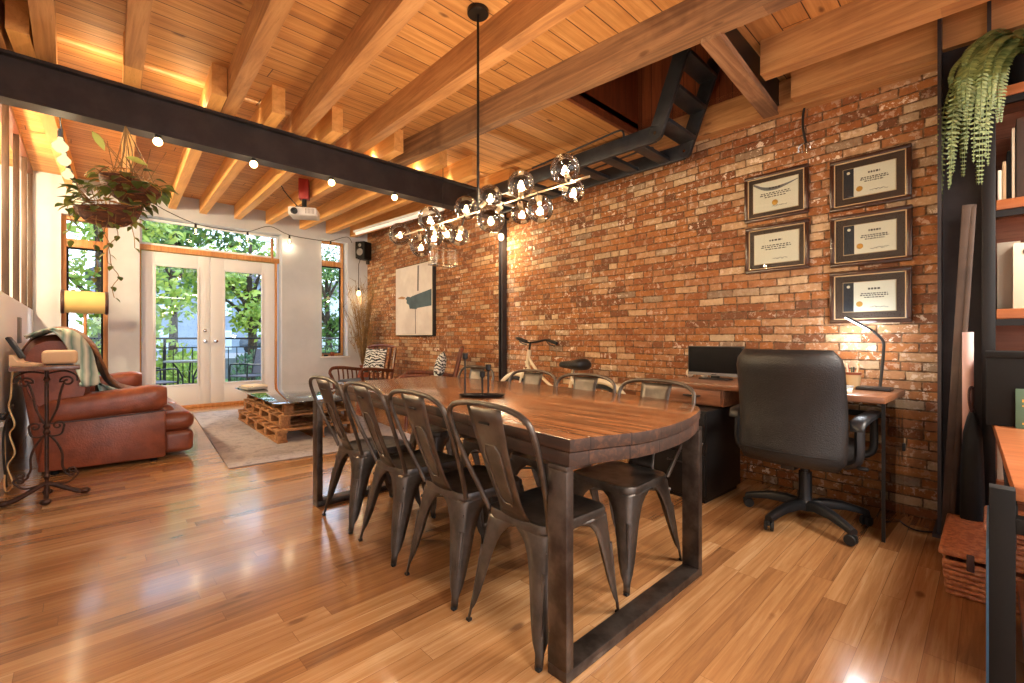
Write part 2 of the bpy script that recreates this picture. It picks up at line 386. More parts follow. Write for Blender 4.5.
plain('cable_beige', (206, 176, 130), .6)
plain('coconut', (78, 42, 24), .7, c2=(118, 66, 36), nscale=18, bump=.9, bscale=60, stretch=(1, 1, 4))
thin_glass('pane', (248, 252, 253), .35)
thin_glass('table_glass', (222, 236, 230), 1.6)
thin_glass('smoke_glass', (222, 216, 208), .9)
thin_glass('clear_glass', (248, 246, 240), 1.0)
def leafmat(key, c, c2, trans=.35):
    n = NT(key); g = n.n('ShaderNodeNewGeometry'); col = n.ramp(g.outputs['Random Per Island'], [(0, srgb(*c)), (1, srgb(*c2))])
    b = n.pbsdf(col, .5, 0); tr = n.n('ShaderNodeBsdfTranslucent'); n.l(col, tr.inputs[0])
    mx = n.n('ShaderNodeMixShader'); mx.inputs[0].default_value = trans; n.l(b.outputs[0], mx.inputs[1]); n.l(tr.outputs[0], mx.inputs[2]); n.l(mx.outputs[0], n.out.inputs[0])
    M[key] = n.m; return n.m
leafmat('leaf_bright', (116, 148, 50), (184, 194, 84)); leafmat('leaf_mid', (62, 98, 42), (124, 152, 68)); leafmat('leaf_dark', (44, 78, 46), (96, 128, 76))
leafmat('leaf_pothos', (58, 78, 30), (128, 130, 58), .2); leafmat('leaf_fern', (82, 100, 52), (146, 156, 92), .25); leafmat('leaf_light', (150, 160, 84), (186, 190, 110), .3)
leafmat('moss', (120, 70, 30), (190, 130, 60), .2)
# striped blue-green throw
n = NT('throw_teal'); vec, xyz = n.coords()
st = n.math('FRACT', n.math('MULTIPLY', xyz[0], 9.0)); col = n.ramp(n.math('ADD', st, n.math('MULTIPLY', n.noise(vec, 6), .3)), [(0, srgb(206, 212, 200)), (.25, srgb(120, 156, 146)), (.45, srgb(214, 216, 206)), (.7, srgb(92, 128, 124)), (1, srgb(196, 206, 196))])
n.pbsdf(col, .85, 0, n.bump(n.noise(vec, 160), .3, .004)); M['throw_teal'] = n.m
# zebra cloth
n = NT('zebra'); vec, xyz = n.coords()
wv = n.n('ShaderNodeTexWave', wave_type='BANDS', bands_direction='Z'); n.l(vec, wv.inputs[0]); wv.inputs['Scale'].default_value = 7; wv.inputs['Distortion'].default_value = 9; wv.inputs['Detail'].default_value = 2; wv.inputs['Detail Scale'].default_value = 1.6
n.pbsdf(n.ramp(wv.outputs[1], [(.42, srgb(38, 42, 48)), (.55, srgb(214, 216, 212))]), .8); M['zebra'] = n.m
# rug
n = NT('rug_pile'); vec, xyz = n.coords()
a = n.noise(vec, 5, 5, .7, 1.5); b = n.noise(vec, 60, 3, .7)
col = n.ramp(n.math('ADD', n.math('MULTIPLY', a, .7), n.math('MULTIPLY', b, .3)), [(.3, srgb(104, 94, 98)), (.43, srgb(136, 130, 136)), (.55, srgb(160, 155, 158)), (.7, srgb(112, 106, 118))])
n.pbsdf(col, .95, 0, n.bump(b, .6, .006)); M['rug_pile'] = n.m
# fluorescent / bulbs
emis('filament', (255, 222, 170), 22); emis('bulb_hot', (255, 214, 150), 9); emis('bulb_soft', (255, 222, 166), 1.15); emis('led_white', (255, 255, 255), 8)
n = NT('lampshade'); b = n.pbsdf(srgb(206, 178, 112), .7, 0, emit=srgb(226, 186, 100), estr=.07)
M['lampshade'] = n.m
n = NT('tube_acrylic'); n.pbsdf(srgb(240, 238, 232), .3, emit=srgb(255, 240, 220), estr=.35); M['tube_acrylic'] = n.m
# ---------------------------------------------------------------- room shell
KS = .039
def jz(y): return 2.88 + KS * (y - 4.25)           # underside of the joists
def dz(y): return jz(y) + .215                      # underside of the roof deck
BACKY = -4.2
structure(MB().b2((-1.6, BACKY, -.12), (4.7, 8.78, 0)).build('floor', M['floor_oak']), 'honey oak strip floor with glossy finish')
# roof deck with an opening for the roof hatch
HX0, HX1, HY0, HY1 = 2.60, 3.72, 1.13, 2.24
c = MB()
def deck(x0, x1, y0, y1):
    c.loft([[(x0, y, dz(y)), (x1, y, dz(y)), (x1, y, dz(y) + .05), (x0, y, dz(y) + .05)] for y in (y0, y1)])
deck(-1.6, HX0, BACKY, 8.8); deck(HX1, 4.7, BACKY, 8.8); deck(HX0, HX1, BACKY, HY0); deck(HX0, HX1, HY1, 8.8)
structure(c.build('ceiling', M['deck_pine']), 'knotty pine plank roof deck')
# joists, one object each
def joist(xa, ya, xb, yb, y0, y1, m, w=.085, h=.215):
    sl = (xb - xa) / (yb - ya)
    f = lambda y: xa + sl * (y - ya)
    ang = math.atan(sl)
    b = MB(); secs = []
    for y in (y0, y1):
        s = y - ya
        secs.append([(f(y) - w - xa, s, jz(y) - jz(ya)), (f(y) - xa, s, jz(y) - jz(ya)), (f(y) - xa, s, jz(y) - jz(ya) + h), (f(y) - w - xa, s, jz(y) - jz(ya) + h)])
    b.loft(secs); o = b.build('ceiling_joist', m); o.location = (xa, ya, jz(ya))
    return structure(o, 'rough pine roof joist', 'roof joists')
for xa, ya, xb, yb, m in ((-.36, 3, -.33, 4.1, 'joist_pine'), (-.10, 3.3, -.11, 4.1, 'joist_pine'), (.27, 2.98, .31, 4.0, 'joist_pine'), (.79, 2.42, .866, 3.63, 'joist_pine'), (1.262, 1.94, 1.44, 4.15, 'joist_pine'), (1.865, 1.96, 1.968, 4.04, 'joist_pine'), (2.541, .78, 2.461, 3.58, 'joist_old')):
    joist(xa, ya, xb, yb, BACKY, 4.62, M[m], .095)
joist(3.165, .173, 3.20, 1.04, BACKY, 1.0, M['joist_pine'], .1)
joist(3.62, .2, 3.65, 1.0, BACKY, .95, M['joist_pine'], .1)
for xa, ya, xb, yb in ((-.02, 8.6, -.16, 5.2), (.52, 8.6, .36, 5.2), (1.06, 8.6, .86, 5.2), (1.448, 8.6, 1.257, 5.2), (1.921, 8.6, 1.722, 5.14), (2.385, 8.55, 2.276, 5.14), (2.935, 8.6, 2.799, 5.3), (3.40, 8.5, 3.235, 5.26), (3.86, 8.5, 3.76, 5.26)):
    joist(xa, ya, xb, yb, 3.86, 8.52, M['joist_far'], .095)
# timber plate along the brick wall, header of the hatch and the dark hatch shaft
p = MB(); y0, y1 = BACKY, 4.2
p.loft([[(wallx(y) - .10, y, jz(y) - .015), (wallx(y) + .05, y, jz(y) - .015), (wallx(y) + .05, y, jz(y) + .2), (wallx(y) - .10, y, jz(y) + .2)] for y in (y0, y1)])
structure(p.build('trim_1', M['joist_pine']), 'pine wall plate on top of the brick')
p = MB(); p.beam((2.50, 1.06, jz(1.06)), (3.70, 1.12, jz(1.12)), .10, .05); o = p.build('trim_2', M['header_wood']); structure(o, 'weathered header board beside the roof hatch')
p = MB(); p.b2((2.5, 1.06, jz(1) + .03), (3.68, 1.125, jz(1) + .22)); structure(p.build('trim_3', M['black_metal']), 'dark trimmer beam of the roof hatch')
p = MB(); p.b2((2.6, 2.245, jz(2.25) + .165), (3.72, 2.30, jz(2.25) + .235)); structure(p.build('trim_4', M['joist_pine']), 'pine trimmer at the far side of the roof hatch')
p = MB(); zt = 3.75
p.b2((HX0 - .03, HY0, 2.9), (HX0, HY1, zt)); p.b2((HX1, HY0, 2.95), (HX1 + .03, HY1, zt)); p.b2((HX0, HY0 - .03, 2.97), (HX1, HY0, zt)); p.b2((HX0, HY1, 2.95), (HX1, HY1 + .03, zt)); p.b2((HX0, HY0, zt), (HX1, HY1, zt + .04))
structure(p.build('hatch_shaft', M['hatch_wood']), 'dark stained board lining of the roof hatch shaft')
# steel beam and post
p = MB(); x0, x1 = -1.5, wallx(4.25) + .05
p.b2((x0, 4.235, 2.6), (x1, 4.265, 2.87)); p.b2((x0, 4.18, 2.585), (x1, 4.32, 2.605)); p.b2((x0, 4.18, 2.86), (x1, 4.32, 2.88))
structure(p.build('steel_beam', M['steel_black']), 'black steel beam carrying the joists')
p = MB(); xw = wallx(4.25)
p.b2((xw - .09, 4.215, 0), (xw - .015, 4.227, 2.585)); p.b2((xw - .09, 4.273, 0), (xw - .015, 4.285, 2.585)); p.b2((xw - .058, 4.22, 0), (xw - .046, 4.28, 2.585))
structure(p.build('steel_post', M['steel_black']), 'slim black steel post against the brick wall')
p = MB()
p.b2((3.44, .0, 0), (3.70, .016, 3.0)); p.b2((3.44, .19, 0), (3.70, .206, 3.0)); p.b2((3.56, .01, 0), (3.58, .2, 3.0)); p.b2((3.42, -.02, 0), (3.72, .226, .02))
structure(p.build('steel_column', M['steel_black']), 'heavy black steel column at the end of the brick wall')
# brick wall (one long wall, its own axes so the courses run along it)
L = 8.62 - BACKY
o = MB().b2((BACKY, 0, -.02), (8.9, .3, 3.5)).build('wall_right', M['brick'])
o.location = (W0, 0, 0); o.rotation_euler = (0, 0, PI / 2 + WALLROT); o.scale = (1, -1, 1); structure(o, 'old red brick wall with patches of cream paint')
# far wall with openings
def wall_with_holes(name, x0, x1, y0, y1, z0, z1, holes, m, label):
    b = MB(); xs = sorted({x0, x1, *[h[0] for h in holes], *[h[1] for h in holes]})
    for a, d in zip(xs, xs[1:]):
        hs = [h for h in holes if h[0] <= a + 1e-6 and h[1] >= d - 1e-6]
        if not hs: b.b2((a, y0, z0), (d, y1, z1))
        else:
            h = hs[0]
            if h[2] > z0: b.b2((a, y0, z0), (d, y1, h[2]))
            if h[3] < z1: b.b2((a, y0, h[3]), (d, y1, z1))
    bmesh.ops.remove_doubles(b.bm, verts=b.bm.verts, dist=1e-5)
    o = b.build(name, m); structure(o, label); return o
wall_with_holes('wall_far', -1.6, wallx(8.5) + .1, FARY, FARY + .28, -.02, 3.6, [(-.185, .285, .45, 2.76), (.625, 2.545, -.02, 2.90), (3.23, 3.72, .76, 2.93)], M['wall_paint'], 'pale grey wall with the garden doors')
wall_with_holes('wall_back', -1.6, 4.7, BACKY - .2, BACKY, -.02, 3.2, [(.2, 3.4, .8, 2.4)], M['wall_paint'], 'pale wall behind with a wide window')
o = MB().b2((LEFTX - .12, BACKY, 0), (LEFTX, FARY, 1.46), .003).build('wall_left', M['wall_white']); structure(o, 'white half wall under the open studs')
o = MB().b2((-1.62, BACKY, 0), (-1.5, FARY + .2, 3.6)).build('wall_stair', M['ext_white']); structure(o, 'plain wall beyond the open studs')
# open timber studs above the half wall
ys = [8.44, 7.6, 6.7, 5.8, 4.95, 4.1, 3.3]
for i, y in enumerate(ys):
    o = MB().b2((-.016, -.02, 0), (.028, .02, dz(y) - 1.46), .003).build('wall_stud', M['stud_wood']); o.location = (LEFTX - .03, y, 1.46)
    structure(o, 'upright timber stud on the white half wall', 'timber studs')
p = MB(); p.loft([[(LEFTX - .1, y, dz(y) - .06), (LEFTX, y, dz(y) - .06), (LEFTX, y, dz(y)), (LEFTX - .1, y, dz(y))] for y in (3.2, FARY)])
structure(p.build('trim_5', M['stained_wood']), 'dark timber plate above the studs')
# ------------------------------------------------ garden doors, transom and windows
WY = FARY + .16
def frame_rect(b, x0, x1, z0, z1, w, y0, y1, bev=.004):
    b.b2((x0, y0, z0), (x0 + w, y1, z1), bev); b.b2((x1 - w, y0, z0), (x1, y1, z1), bev)
    b.b2((x0 + w, y0, z0), (x1 - w, y1, z0 + w), bev); b.b2((x0 + w, y0, z1 - w), (x1 - w, y1, z1), bev)
def door(name, x0, x1, gx0, gx1, hx, hand):
    b = MB(); z1 = 2.40
    b.b2((x0, WY, .05), (gx0, WY + .045, z1), .003); b.b2((gx1, WY, .05), (x1, WY + .045, z1), .003)
    b.b2((gx0, WY, .05), (gx1, WY + .045, .37), .003); b.b2((gx0, WY, 2.2), (gx1, WY + .045, z1), .003)
    d = b.build(name, M['door_paint']); structure(d, 'white glazed garden door')
    t = MB(); frame_rect(t, gx0 - .02, gx1 + .02, .35, 2.22, .03, WY - .012, WY, .004); t.build('glazing_bead', M['door_paint'], d)
    MB().b2((gx0, WY + .015, .37), (gx1, WY + .025, 2.2)).build('pane', M['pane'], d)
    k = MB(); k.lathe([(.028, 0), (.028, .008), (.012, .012), (.012, .04), (.026, .05), (.026, .068), (0, .072)], 14, TR(hx, WY, 1.05, rx=PI / 2))
    k.build('door_handle', M['chrome'], d)
    if hand:
        MB().lathe([(.026, 0), (.026, .016), (.018, .02), (0, .02)], 14, TR(hx, WY, 1.22, rx=PI / 2)).build('deadbolt', M['chrome'], d)
    return d
door('door_1', .66, 1.515, .815, 1.355, 1.445, True)
door('door_2', 1.52, 2.475, 1.715, 2.27, 1.59, False)
b = MB(); b.b2((.625, WY - .03, 2.41), (2.545, WY + .06, 2.49), .004); b.b2((2.48, WY - .02, 0), (2.515, WY + .06, 2.41), .003); b.b2((.625, WY - .0, 0), (.655, WY + .06, 2.41), .003); b.b2((.625, WY - .03, 0), (2.545, WY + .08, .05), .004)
structure(b.build('trim_6', M['window_wood']), 'brown timber transom bar and threshold of the garden doors')
b = MB(); frame_rect(b, .63, 2.54, 2.49, 2.89, .035, WY, WY + .05); w = b.build('window_1', M['ext_white']); structure(w, 'wide transom window over the garden doors')
MB().b2((.665, WY + .02, 2.52), (2.505, WY + .03, 2.86)).build('pane', M['pane'], w)
b = MB(); b.b2((2.42, WY - .005, 2.49), (2.455, WY + .05, 2.84), .003); b.build('window_stile', M['window_wood'], w)
b = MB(); frame_rect(b, -.185, .285, .45, 2.76, .05, WY - .06, WY + .06); b.b2((-.14, WY - .06, 2.34), (.24, WY + .06, 2.45), .004); w = b.build('window_2', M['window_wood']); structure(w, 'narrow timber window beside the garden doors')
b = MB(); frame_rect(b, -.135, .235, .5, 2.34, .022, WY - .02, WY + .03); b.build('sash', M['black_matte'], w)
MB().b2((-.13, WY, .5), (.23, WY + .01, 2.34)).build('pane', M['pane'], w); MB().b2((-.14, WY, 2.45), (.24, WY + .01, 2.71)).build('pane', M['pane'], w)
b = MB(); frame_rect(b, 3.23, 3.70, .76, 2.93, .045, WY - .01, WY + .08); b.b2((3.27, WY - .01, 2.46), (3.66, WY + .08, 2.56), .004); w = b.build('window_3', M['window_wood']); structure(w, 'narrow timber window by the brick wall')
b = MB(); frame_rect(b, 3.275, 3.655, .80, 2.46, .024, WY + .01, WY + .04); b.build('sash', M['black_matte'], w)
MB().b2((3.27, WY + .03, .8), (3.66, WY + .04, 2.46)).build('pane', M['pane'], w); MB().b2((3.27, WY + .03, 2.56), (3.66, WY + .04, 2.89)).build('pane', M['pane'], w)
b = MB(); b.b2((3.2, FARY - .03, .73), (3.76, FARY + .2, .76), .004); structure(b.build('trim_7', M['ext_white']), 'white window sill by the brick wall')
b = MB()
for a, d_ in ((-1.5, -.0), (.28, .62), (2.55, wallx(8.5))): b.b2((a if a > -1 else LEFTX, FARY - .015, 0), (d_, FARY, .09), .003)
structure(b.build('baseboard_far', M['wall_white']), 'low painted baseboard along the far wall')

t = thing('led_strip', 'slim LED strip lying along the top of the steel beam', 'light', (1.7, 4.29, 2.88))
b = MB(); b.b2((-1.9, -.012, 0), (1.9, .012, .012), .002); b.build('channel', M['flange_grey'], t); b = MB(); b.b2((-1.88, -.008, .012), (1.88, .008, .018)); b.build('diffuser', M['bulb_hot'], t)
# ---------------------------------------------------------------- dining table
TT = .78
t = thing('dining_table', 'long dark-stained plank dining table with rounded end on flat steel frames', 'table', (1.66, 2.0, 0))
def top_outline(ins=0.0):
    base = [(1.117, .912), (1.22, .884), (1.30, .855), (1.376, .826), (1.46, .815), (1.56, .812), (1.67, .818), (1.781, .834), (1.90, .862), (2.02, .90), (2.10, .945), (2.16, 1.02), (2.21, 1.15), (2.26, 1.4), (2.29, 1.75), (2.30, 2.1), (2.28, 2.5), (2.24, 2.9), (2.20, 3.24), (1.33, 3.26), (1.27, 2.7), (1.22, 2.0), (1.16, 1.4)]
    c = Vector((1.7, 2.05)); out = []
    for p in base:
        v = Vector(p); d = (c - v).normalized(); v = v + d * ins; out.append((v.x - 1.66, v.y - 2.0))
    return out
o = MB().prism(top_outline(), .042, TR(z=TT - .042), .004, 2).build('tabletop', [M['table_wood'], M['table_edge']], t)
for f in o.data.polygons:
    if abs(f.normal.z) < .5 and f.normal.x > -.8: f.material_index = 1  # long open-floor edge keeps the lighter wood: its lit tone is in the colour
MB().prism(top_outline(.006), .046, TR(z=TT - .090), .003, 2).build('apron', [M['table_edge'], M['table_side_lit']], t)
for f in t.children[-1].data.polygons:
    if f.normal.x < -.8: f.material_index = 1
def leg_frame(y):
    MB().b2((-.545, y - .04, 0), (.435, y + .04, .036), .002).build('floor_rail', M['raw_steel'], t)
    MB().b2((-.545, y - .04, .674), (.435, y + .04, .69), .002).build('top_rail', M['raw_steel'], t)
    for x in (-.545, .40):
        MB().b2((x, y - .04, .036), (x + .036, y + .04, .674), .002).build('leg', M['raw_steel'], t)
leg_frame(-1.035); leg_frame(1.05)
# ---------------------------------------------------------------- pressed steel chairs
def make_chair(label):
    t = thing('dining_chair', label, 'chair', (0, 0, 0), 0, 'steel chairs around the dining table')
    m = M['gunmetal']
    # seat: rounded tray with turned-down rim
    def ring(hx, y0, y1, r, z, n=5):
        pts = []
        for (cx_, cy_, a) in ((hx - r, y1 - r, 0), (-hx + r, y1 - r, 90), (-hx * .93 + r, y0 + r, 180), (hx * .93 - r, y0 + r, 270)):
            for k in range(n + 1):
                an = R(a + 90 * k / n); pts.append((cx_ + r * math.cos(an), cy_ + r * math.sin(an), z))
        return pts
    b = MB(); S = [ring(.176, -.166, .19, .055, .405), ring(.178, -.168, .192, .055, .43), ring(.174, -.164, .188, .055, .44), ring(.160, -.150, .174, .05, .441), ring(.150, -.140, .164, .045, .436), ring(.08, -.07, .09, .04, .433)]
    b.loft(S, caps=False); b.bm.verts.ensure_lookup_table()
    vs = b.bm.verts[-24:]; b.bm.faces.new(vs); b.build('seat', m, t, 50)
    # legs: bent sheet wings that flare into the arch below the seat
    for sx in (-1, 1):
        for sy in (-1, 1):
            tx, ty = sx * (.172 if sy > 0 else .160), (.186 if sy > 0 else -.162); fx, fy = sx * .194, sy * .24
            secs = []
            zs = [.004, .05, .075, .12, .20, .28, .33, .362, .385, .400, .412]
            wid = [.018, .020, .034, .046, .060, .072, .086, .102, .122, .146, .168]
            for z, wd in zip(zs, wid):
                k = z / .412; x, y = fx + (tx - fx) * k, fy + (ty - fy) * k
                rr = .014 + .012 * k; wy = min(wd, .172)
                ring_ = [(x - sx * min(wd, .160), y, z), (x - sx * (rr + .5 * max(0, min(wd, .16) - rr)), y, z), (x - sx * rr, y, z), (x - sx * rr * .3, y - sy * rr * .3, z), (x, y - sy * rr, z), (x, y - sy * (rr + .5 * max(0, wy - rr)), z), (x, y - sy * wy, z)]
                secs.append(ring_)
            b = MB(); b.loft(secs, caps=False, closed=False); o = b.build('leg', m, t, 60)
            sm = o.modifiers.new('gauge', 'SOLIDIFY'); sm.thickness = .004; sm.offset = 0
            # pressed rib down the corner of the leg
            k0, k1 = .10 / .412, .29 / .412
            p0 = Vector((fx + (tx - fx) * k0, fy + (ty - fy) * k0, .10)); p1 = Vector((fx + (tx - fx) * k1, fy + (ty - fy) * k1, .29))
            off = Vector((sx * -.008, sy * -.008, 0))
            MB().tube([p0 + off, p1 + off], [.006, .011], 8).build('leg_rib', m, o)
            MB().box((fx - sx * .0085, fy - sy * .0085, .006), (.019, .019, .012), .003).build('foot_cap', M['rubber'], o)
    # back hoop
    hoop = [(-.158, -.150, .425), (-.178, -.178, .50), (-.202, -.220, .60), (-.218, -.260, .70), (-.222, -.290, .78), (-.206, -.307, .832), (-.14, -.316, .862), (0, -.319, .872)]
    pts = hoop + [(-x, y, z) for x, y, z in hoop[-2::-1]]
    MB().tube(crom(pts, 4), .0105, 8).build('back_frame', m, t, 60)
    # splat: tapered, lightly bowed, flared at the foot with an embossed panel
    rows = []
    for k in range(13):
        s = k / 12; z = .43 + (.858 - .43) * s; y = -.158 - .158 * s - .010 * math.sin(PI * s)
        w = .058 + .032 * s + .020 * max(0, (.15 - s) / .15)
        rows.append([(w * q, y + .006 * (1 - abs(q)) * 0 - .006 * (1 - q * q), z) for q in (-1, -.66, -.33, 0, .33, .66, 1)])
    b = MB(); b.loft(rows, caps=False, closed=False); o = b.build('backrest', m, t, 60)
    sm = o.modifiers.new('gauge', 'SOLIDIFY'); sm.thickness = .004; sm.offset = 0
    def bp(q, s, lift=.004):
        z = .43 + .428 * s; y = -.158 - .158 * s - .010 * math.sin(PI * s) - .006 * (1 - q * q) - lift; w = .058 + .032 * s; return (w * q, y, z)
    loop = [bp(-.5, .2), bp(-.5, .4), bp(-.5, .62), bp(-.3, .68), bp(.3, .68), bp(.5, .62), bp(.5, .4), bp(.5, .2), bp(.3, .15), bp(-.3, .15)]
    MB().tube(loop, .0032, 6, closed=True).build('embossed_panel', m, o)
    MB().tube([bp(-.3, .87, .008), bp(.3, .87, .008)], .004, 6).build('handle_slot', M['black_metal'], o)
    # cross brace below the seat
    b = MB(); b.tube([(-.165, -.17, .36), (.165, .19, .36)], .007, 6, flat=.4); b.tube([(.165, -.17, .352), (-.165, .19, .352)], .007, 6, flat=.4); b.build('brace', m, t)
    return t
chair = make_chair('steel dining chair on the garden-door side, first from the table end with the big steel frame')
chair.location = (1.33, 1.215, 0); chair.rotation_euler = (0, 0, -PI / 2)
for y, lab in ((1.68, 'steel dining chair on the open-floor side of the table, second from the near end'), (2.165, 'steel dining chair on the open-floor side of the table, third from the near end'), (2.665, 'steel dining chair on the open-floor side of the table, last one by the pallet table')):
    dup(chair, (1.33, y, 0), -PI / 2 + random.uniform(-.03, .03), lab)
chair['label'] = 'steel dining chair on the open-floor side of the table, nearest to the viewer'
for y, x, lab in ((1.25, 1.93, 'steel dining chair on the brick side of the table, beside the desk drawer'), (1.73, 1.96, 'steel dining chair on the brick side of the table, in front of the bicycle saddle'), (2.205, 1.98, 'steel dining chair on the brick side of the table, in front of the bicycle handlebar'), (2.83, 1.98, 'steel dining chair on the brick side of the table, behind the black candle holder')):
    dup(chair, (x, y, 0), PI / 2 + random.uniform(-.04, .04), lab)
# ---------------------------------------------------------------- candle holder on the table
c0 = on_z(482, 397, TT); c0.z = TT
t = thing('candle_holder', 'black iron candle holder with three stems on an oval tray', 'candle holder', c0, R(-43))
b = MB(); b.lathe([(0, .004), (.085, .004), (.098, .016), (.102, .016), (.09, 0), (0, 0)], 24, Matrix.Diagonal((1.25, .55, 1, 1))); b.build('tray', M['black_metal'], t)
for x, y, h in ((-.092, .0, .226), (.0, .028, .125), (.034, -.012, .165)):
    b = MB(); b.tube([(x, y, .004), (x, y, h - .02)], .0048, 8); b.lathe([(.0, 0), (.014, 0), (.006, .006), (0, .008)], 12, TR(x, y, .005)); b.build('stem', M['black_metal'], t)
    MB().lathe([(0, 0), (.010, .0), (.015, .006), (.015, .034), (.012, .034), (.012, .01), (0, .01)], 14, TR(x, y, h - .022)).build('cup', M['black_metal'], t)
# ---------------------------------------------------------------- globe chandelier
ct = on_x(478, 17, 1.68); cz = dz(ct.y)
t = thing('chandelier', 'globe chandelier with smoked glass balls on a long black rod', 'chandelier', (ct.x, ct.y, 0))
ZB = 1.835
MB().lathe([(0, cz), (.062, cz), (.062, cz - .026), (.058, cz - .03), (0, cz - .03)], 28).build('canopy', M['black_metal'], t)
MB().tube([(0, 0, cz - .02), (0, 0, ZB)], .0075, 10).build('rod', M['black_metal'], t)
MB().tube([(0, .82, ZB), (0, -.80, ZB)], .005, 10).build('arm', M['champagne'], t)
globes = [(400, 234, .076), (430, 219, .07), (421, 246, .07), (434, 237, .056), (447, 233, .062), (459, 236, .052), (466, 208, .066), (490, 197, .064), (491, 219, .07), (521, 184, .062), (522, 213, .056), (540, 209, .06), (565, 169, .066), (573, 191, .052)]
for i, (px, py, r) in enumerate(globes):
    X = 1.68 + (.07, -.06, .05, -.05, .09, -.08, .04, .06, -.05, -.05, .07, -.04, .03, .06)[i]
    r *= 1.1; p = on_x(px, py, X); q = Vector((p.x - ct.x, p.y - ct.y, p.z))
    a = Vector((0, q.y + (.05 if i % 2 else -.05), ZB)); d = (q - a).normalized()
    e = q - d * r
    MB().tube([a, e], .0055, 8).build('branch', M['black_metal'], t)
    k = MB(); k.tube([e - d * .012, e + d * .03], [.014, .012], 12); k.build('socket', M['champagne'], t)
    g = MB().sphere(q, r, 28).build('globe', M['smoke_glass'], t)
    MB().sphere(q + d * .004, .010, 12, sq=(1, 1, 1.5)).build('bulb', M['filament'], g)
    CHB = globals().setdefault('CHB', []); CHB.append((p, d * .02))
# ---------------------------------------------------------------- leather sofa
t = thing('leather_sofa', 'brown leather recliner sofa with padded arms along the white half wall', 'sofa', (0, 5.1, 0))
SL = 2.55; lm = M['leather']
def soft(b, p, q, r, seg=4): return b.b2(p, q, r, seg)
b = MB(); soft(b, (-.22, .05, .07), (.56, SL - .05, .32), .04); b.build('frame', lm, t)
def arm(y0, y1):
    b = MB()
    b.prism([(-.245, .045), (.56, .03), (.56, .46), (-.20, .44)], y1 - y0 - .03, TR(0, y1 - .015, 0, rx=PI / 2), .018, 2)
    a = b.build('armrest', lm, t)
    b = MB(); secs = []
    for k in range(15):
        s = k / 14; x = -.235 + .805 * s; zc = .505 + .065 * s; hz = .105 + .012 * s; hy = (y1 - y0) / 2 + .012
        e = 1.0 if 0 < k < 14 else .72
        if k == 13: e = .95
        if k == 1: e = .95
        ring = []
        for j in range(20):
            an = 2 * PI * j / 20; cx_, sz_ = math.cos(an), math.sin(an)
            sg = lambda v, p: math.copysign(abs(v) ** p, v)
            ring.append((x, (y0 + y1) / 2 + hy * e * sg(cx_, .55), zc + hz * e * sg(sz_, .6)))
        secs.append(ring)
    b.loft(secs); b.build('arm_pad', lm, a, 60)
    b = MB(); b.tube([(-.2, y0 + .008, .425), (.1, y0 + .0, .432), (.55, y0 + .006, .452)], .006, 6); b.build('piping', M['leather_dark'], a)
arm(0, .25); arm(SL - .25, SL)
nseat = 3; sw = (SL - .5) / nseat
for k in range(nseat):
    y0, y1 = .25 + k * sw + .004, .25 + (k + 1) * sw - .004
    b = MB(); soft(b, (-.12, y0, .27), (.66, y1, .47), .07, 5); b.build('seat_cushion', lm, t, 60)
    b = MB(); soft(b, (.50, y0 - (.18 if k == 0 else 0), .235), (.79, y1 + (.18 if k == 2 else 0), .415), .085, 6); f = b.build('footrest', lm, t, 60)
    b = MB(); soft(b, (.54, y0 - (.17 if k == 0 else 0), .04), (.78, y1 + (.17 if k == 2 else 0), .245), .05, 5); b.build('footrest_lower', lm, f, 60)
    b = MB(); yy0 = y0 - (.22 if k == 0 else 0); yy1 = y1 + (.22 if k == 2 else 0)
    prof = [(-.30, .60), (-.345, .80), (-.335, .98), (-.27, 1.09), (-.16, 1.13), (-.06, 1.10), (.005, .99), (.03, .85), (.06, .72), (.05, .60), (-.02, .50), (-.2, .48)]
    cc = [(p[0], p[1]) for p in crom([(p[0], p[1], 0) for p in prof], 3, True)]
    secs = []; n = 9
    for j in range(n):
        s = j / (n - 1); yv = yy0 + (yy1 - yy0) * s; e = (1 - abs(2 * s - 1) ** 6) * .16 + .84
        secs.append([(-.14 + (x + .14) * e, yv, .8 + (z - .8) * e) for x, z in cc])
    b.loft(secs); b.build('back_cushion', lm, t, 60)
b = MB(); b.prism([(-.24, .06), (-.15, .06), (-.2, .6), (-.24, .95), (-.32, .95), (-.33, .74)], SL - .12, TR(0, SL - .06, 0, rx=PI / 2), .02); b.build('back_frame', lm, t)
for x in (-.15, .48):
    for y in (.1, SL - .1): MB().cyl((x, y, 0), (x, y, .075), .025).build('foot', M['black_matte'], t)
# throws
def drape(prof, y0, y1, n=12, amp=.012, th=.012, seed=1, wrap=0.0):
    rnd = random.Random(seed); path = crom([(p[0], 0, p[1]) for p in prof], 5); b = MB(); rows = []
    ph = rnd.uniform(0, 6)
    for j in range(n + 1):
        s = j / n; y = y0 + (y1 - y0) * s; wr = wrap * max(0, 1 - s / .17) ** 1.3
        rows.append([(p.x - wr * (1 if p.x > -.1 else .2) + amp * math.sin(9 * s + i * .25 + ph), y + .02 * math.sin(i * .4 + ph), p.z + amp * .8 * math.sin(11 * s + ph + i * .2)) for i, p in enumerate([q if (y > 5.37 or q.z > .72) else Vector((.105, 0, .72)) for q in path])])
    b.loft(rows, caps=False, closed=False); return b
o = drape([(-.30, 1.10), (-.16, 1.16), (-.04, 1.13), (.045, 1.0), (.075, .86), (.10, .73), (.12, .60), (.2, .51), (.4, .495), (.6, .49)], 5.1 - .0, 5.1 + .46, n=18, wrap=.10).build('throw_blanket', M['throw_teal'])
o.modifiers.new('cloth', 'SOLIDIFY').thickness = .012; tag(o, 'teal and cream striped throw draped over the sofa back and seat', 'throw')
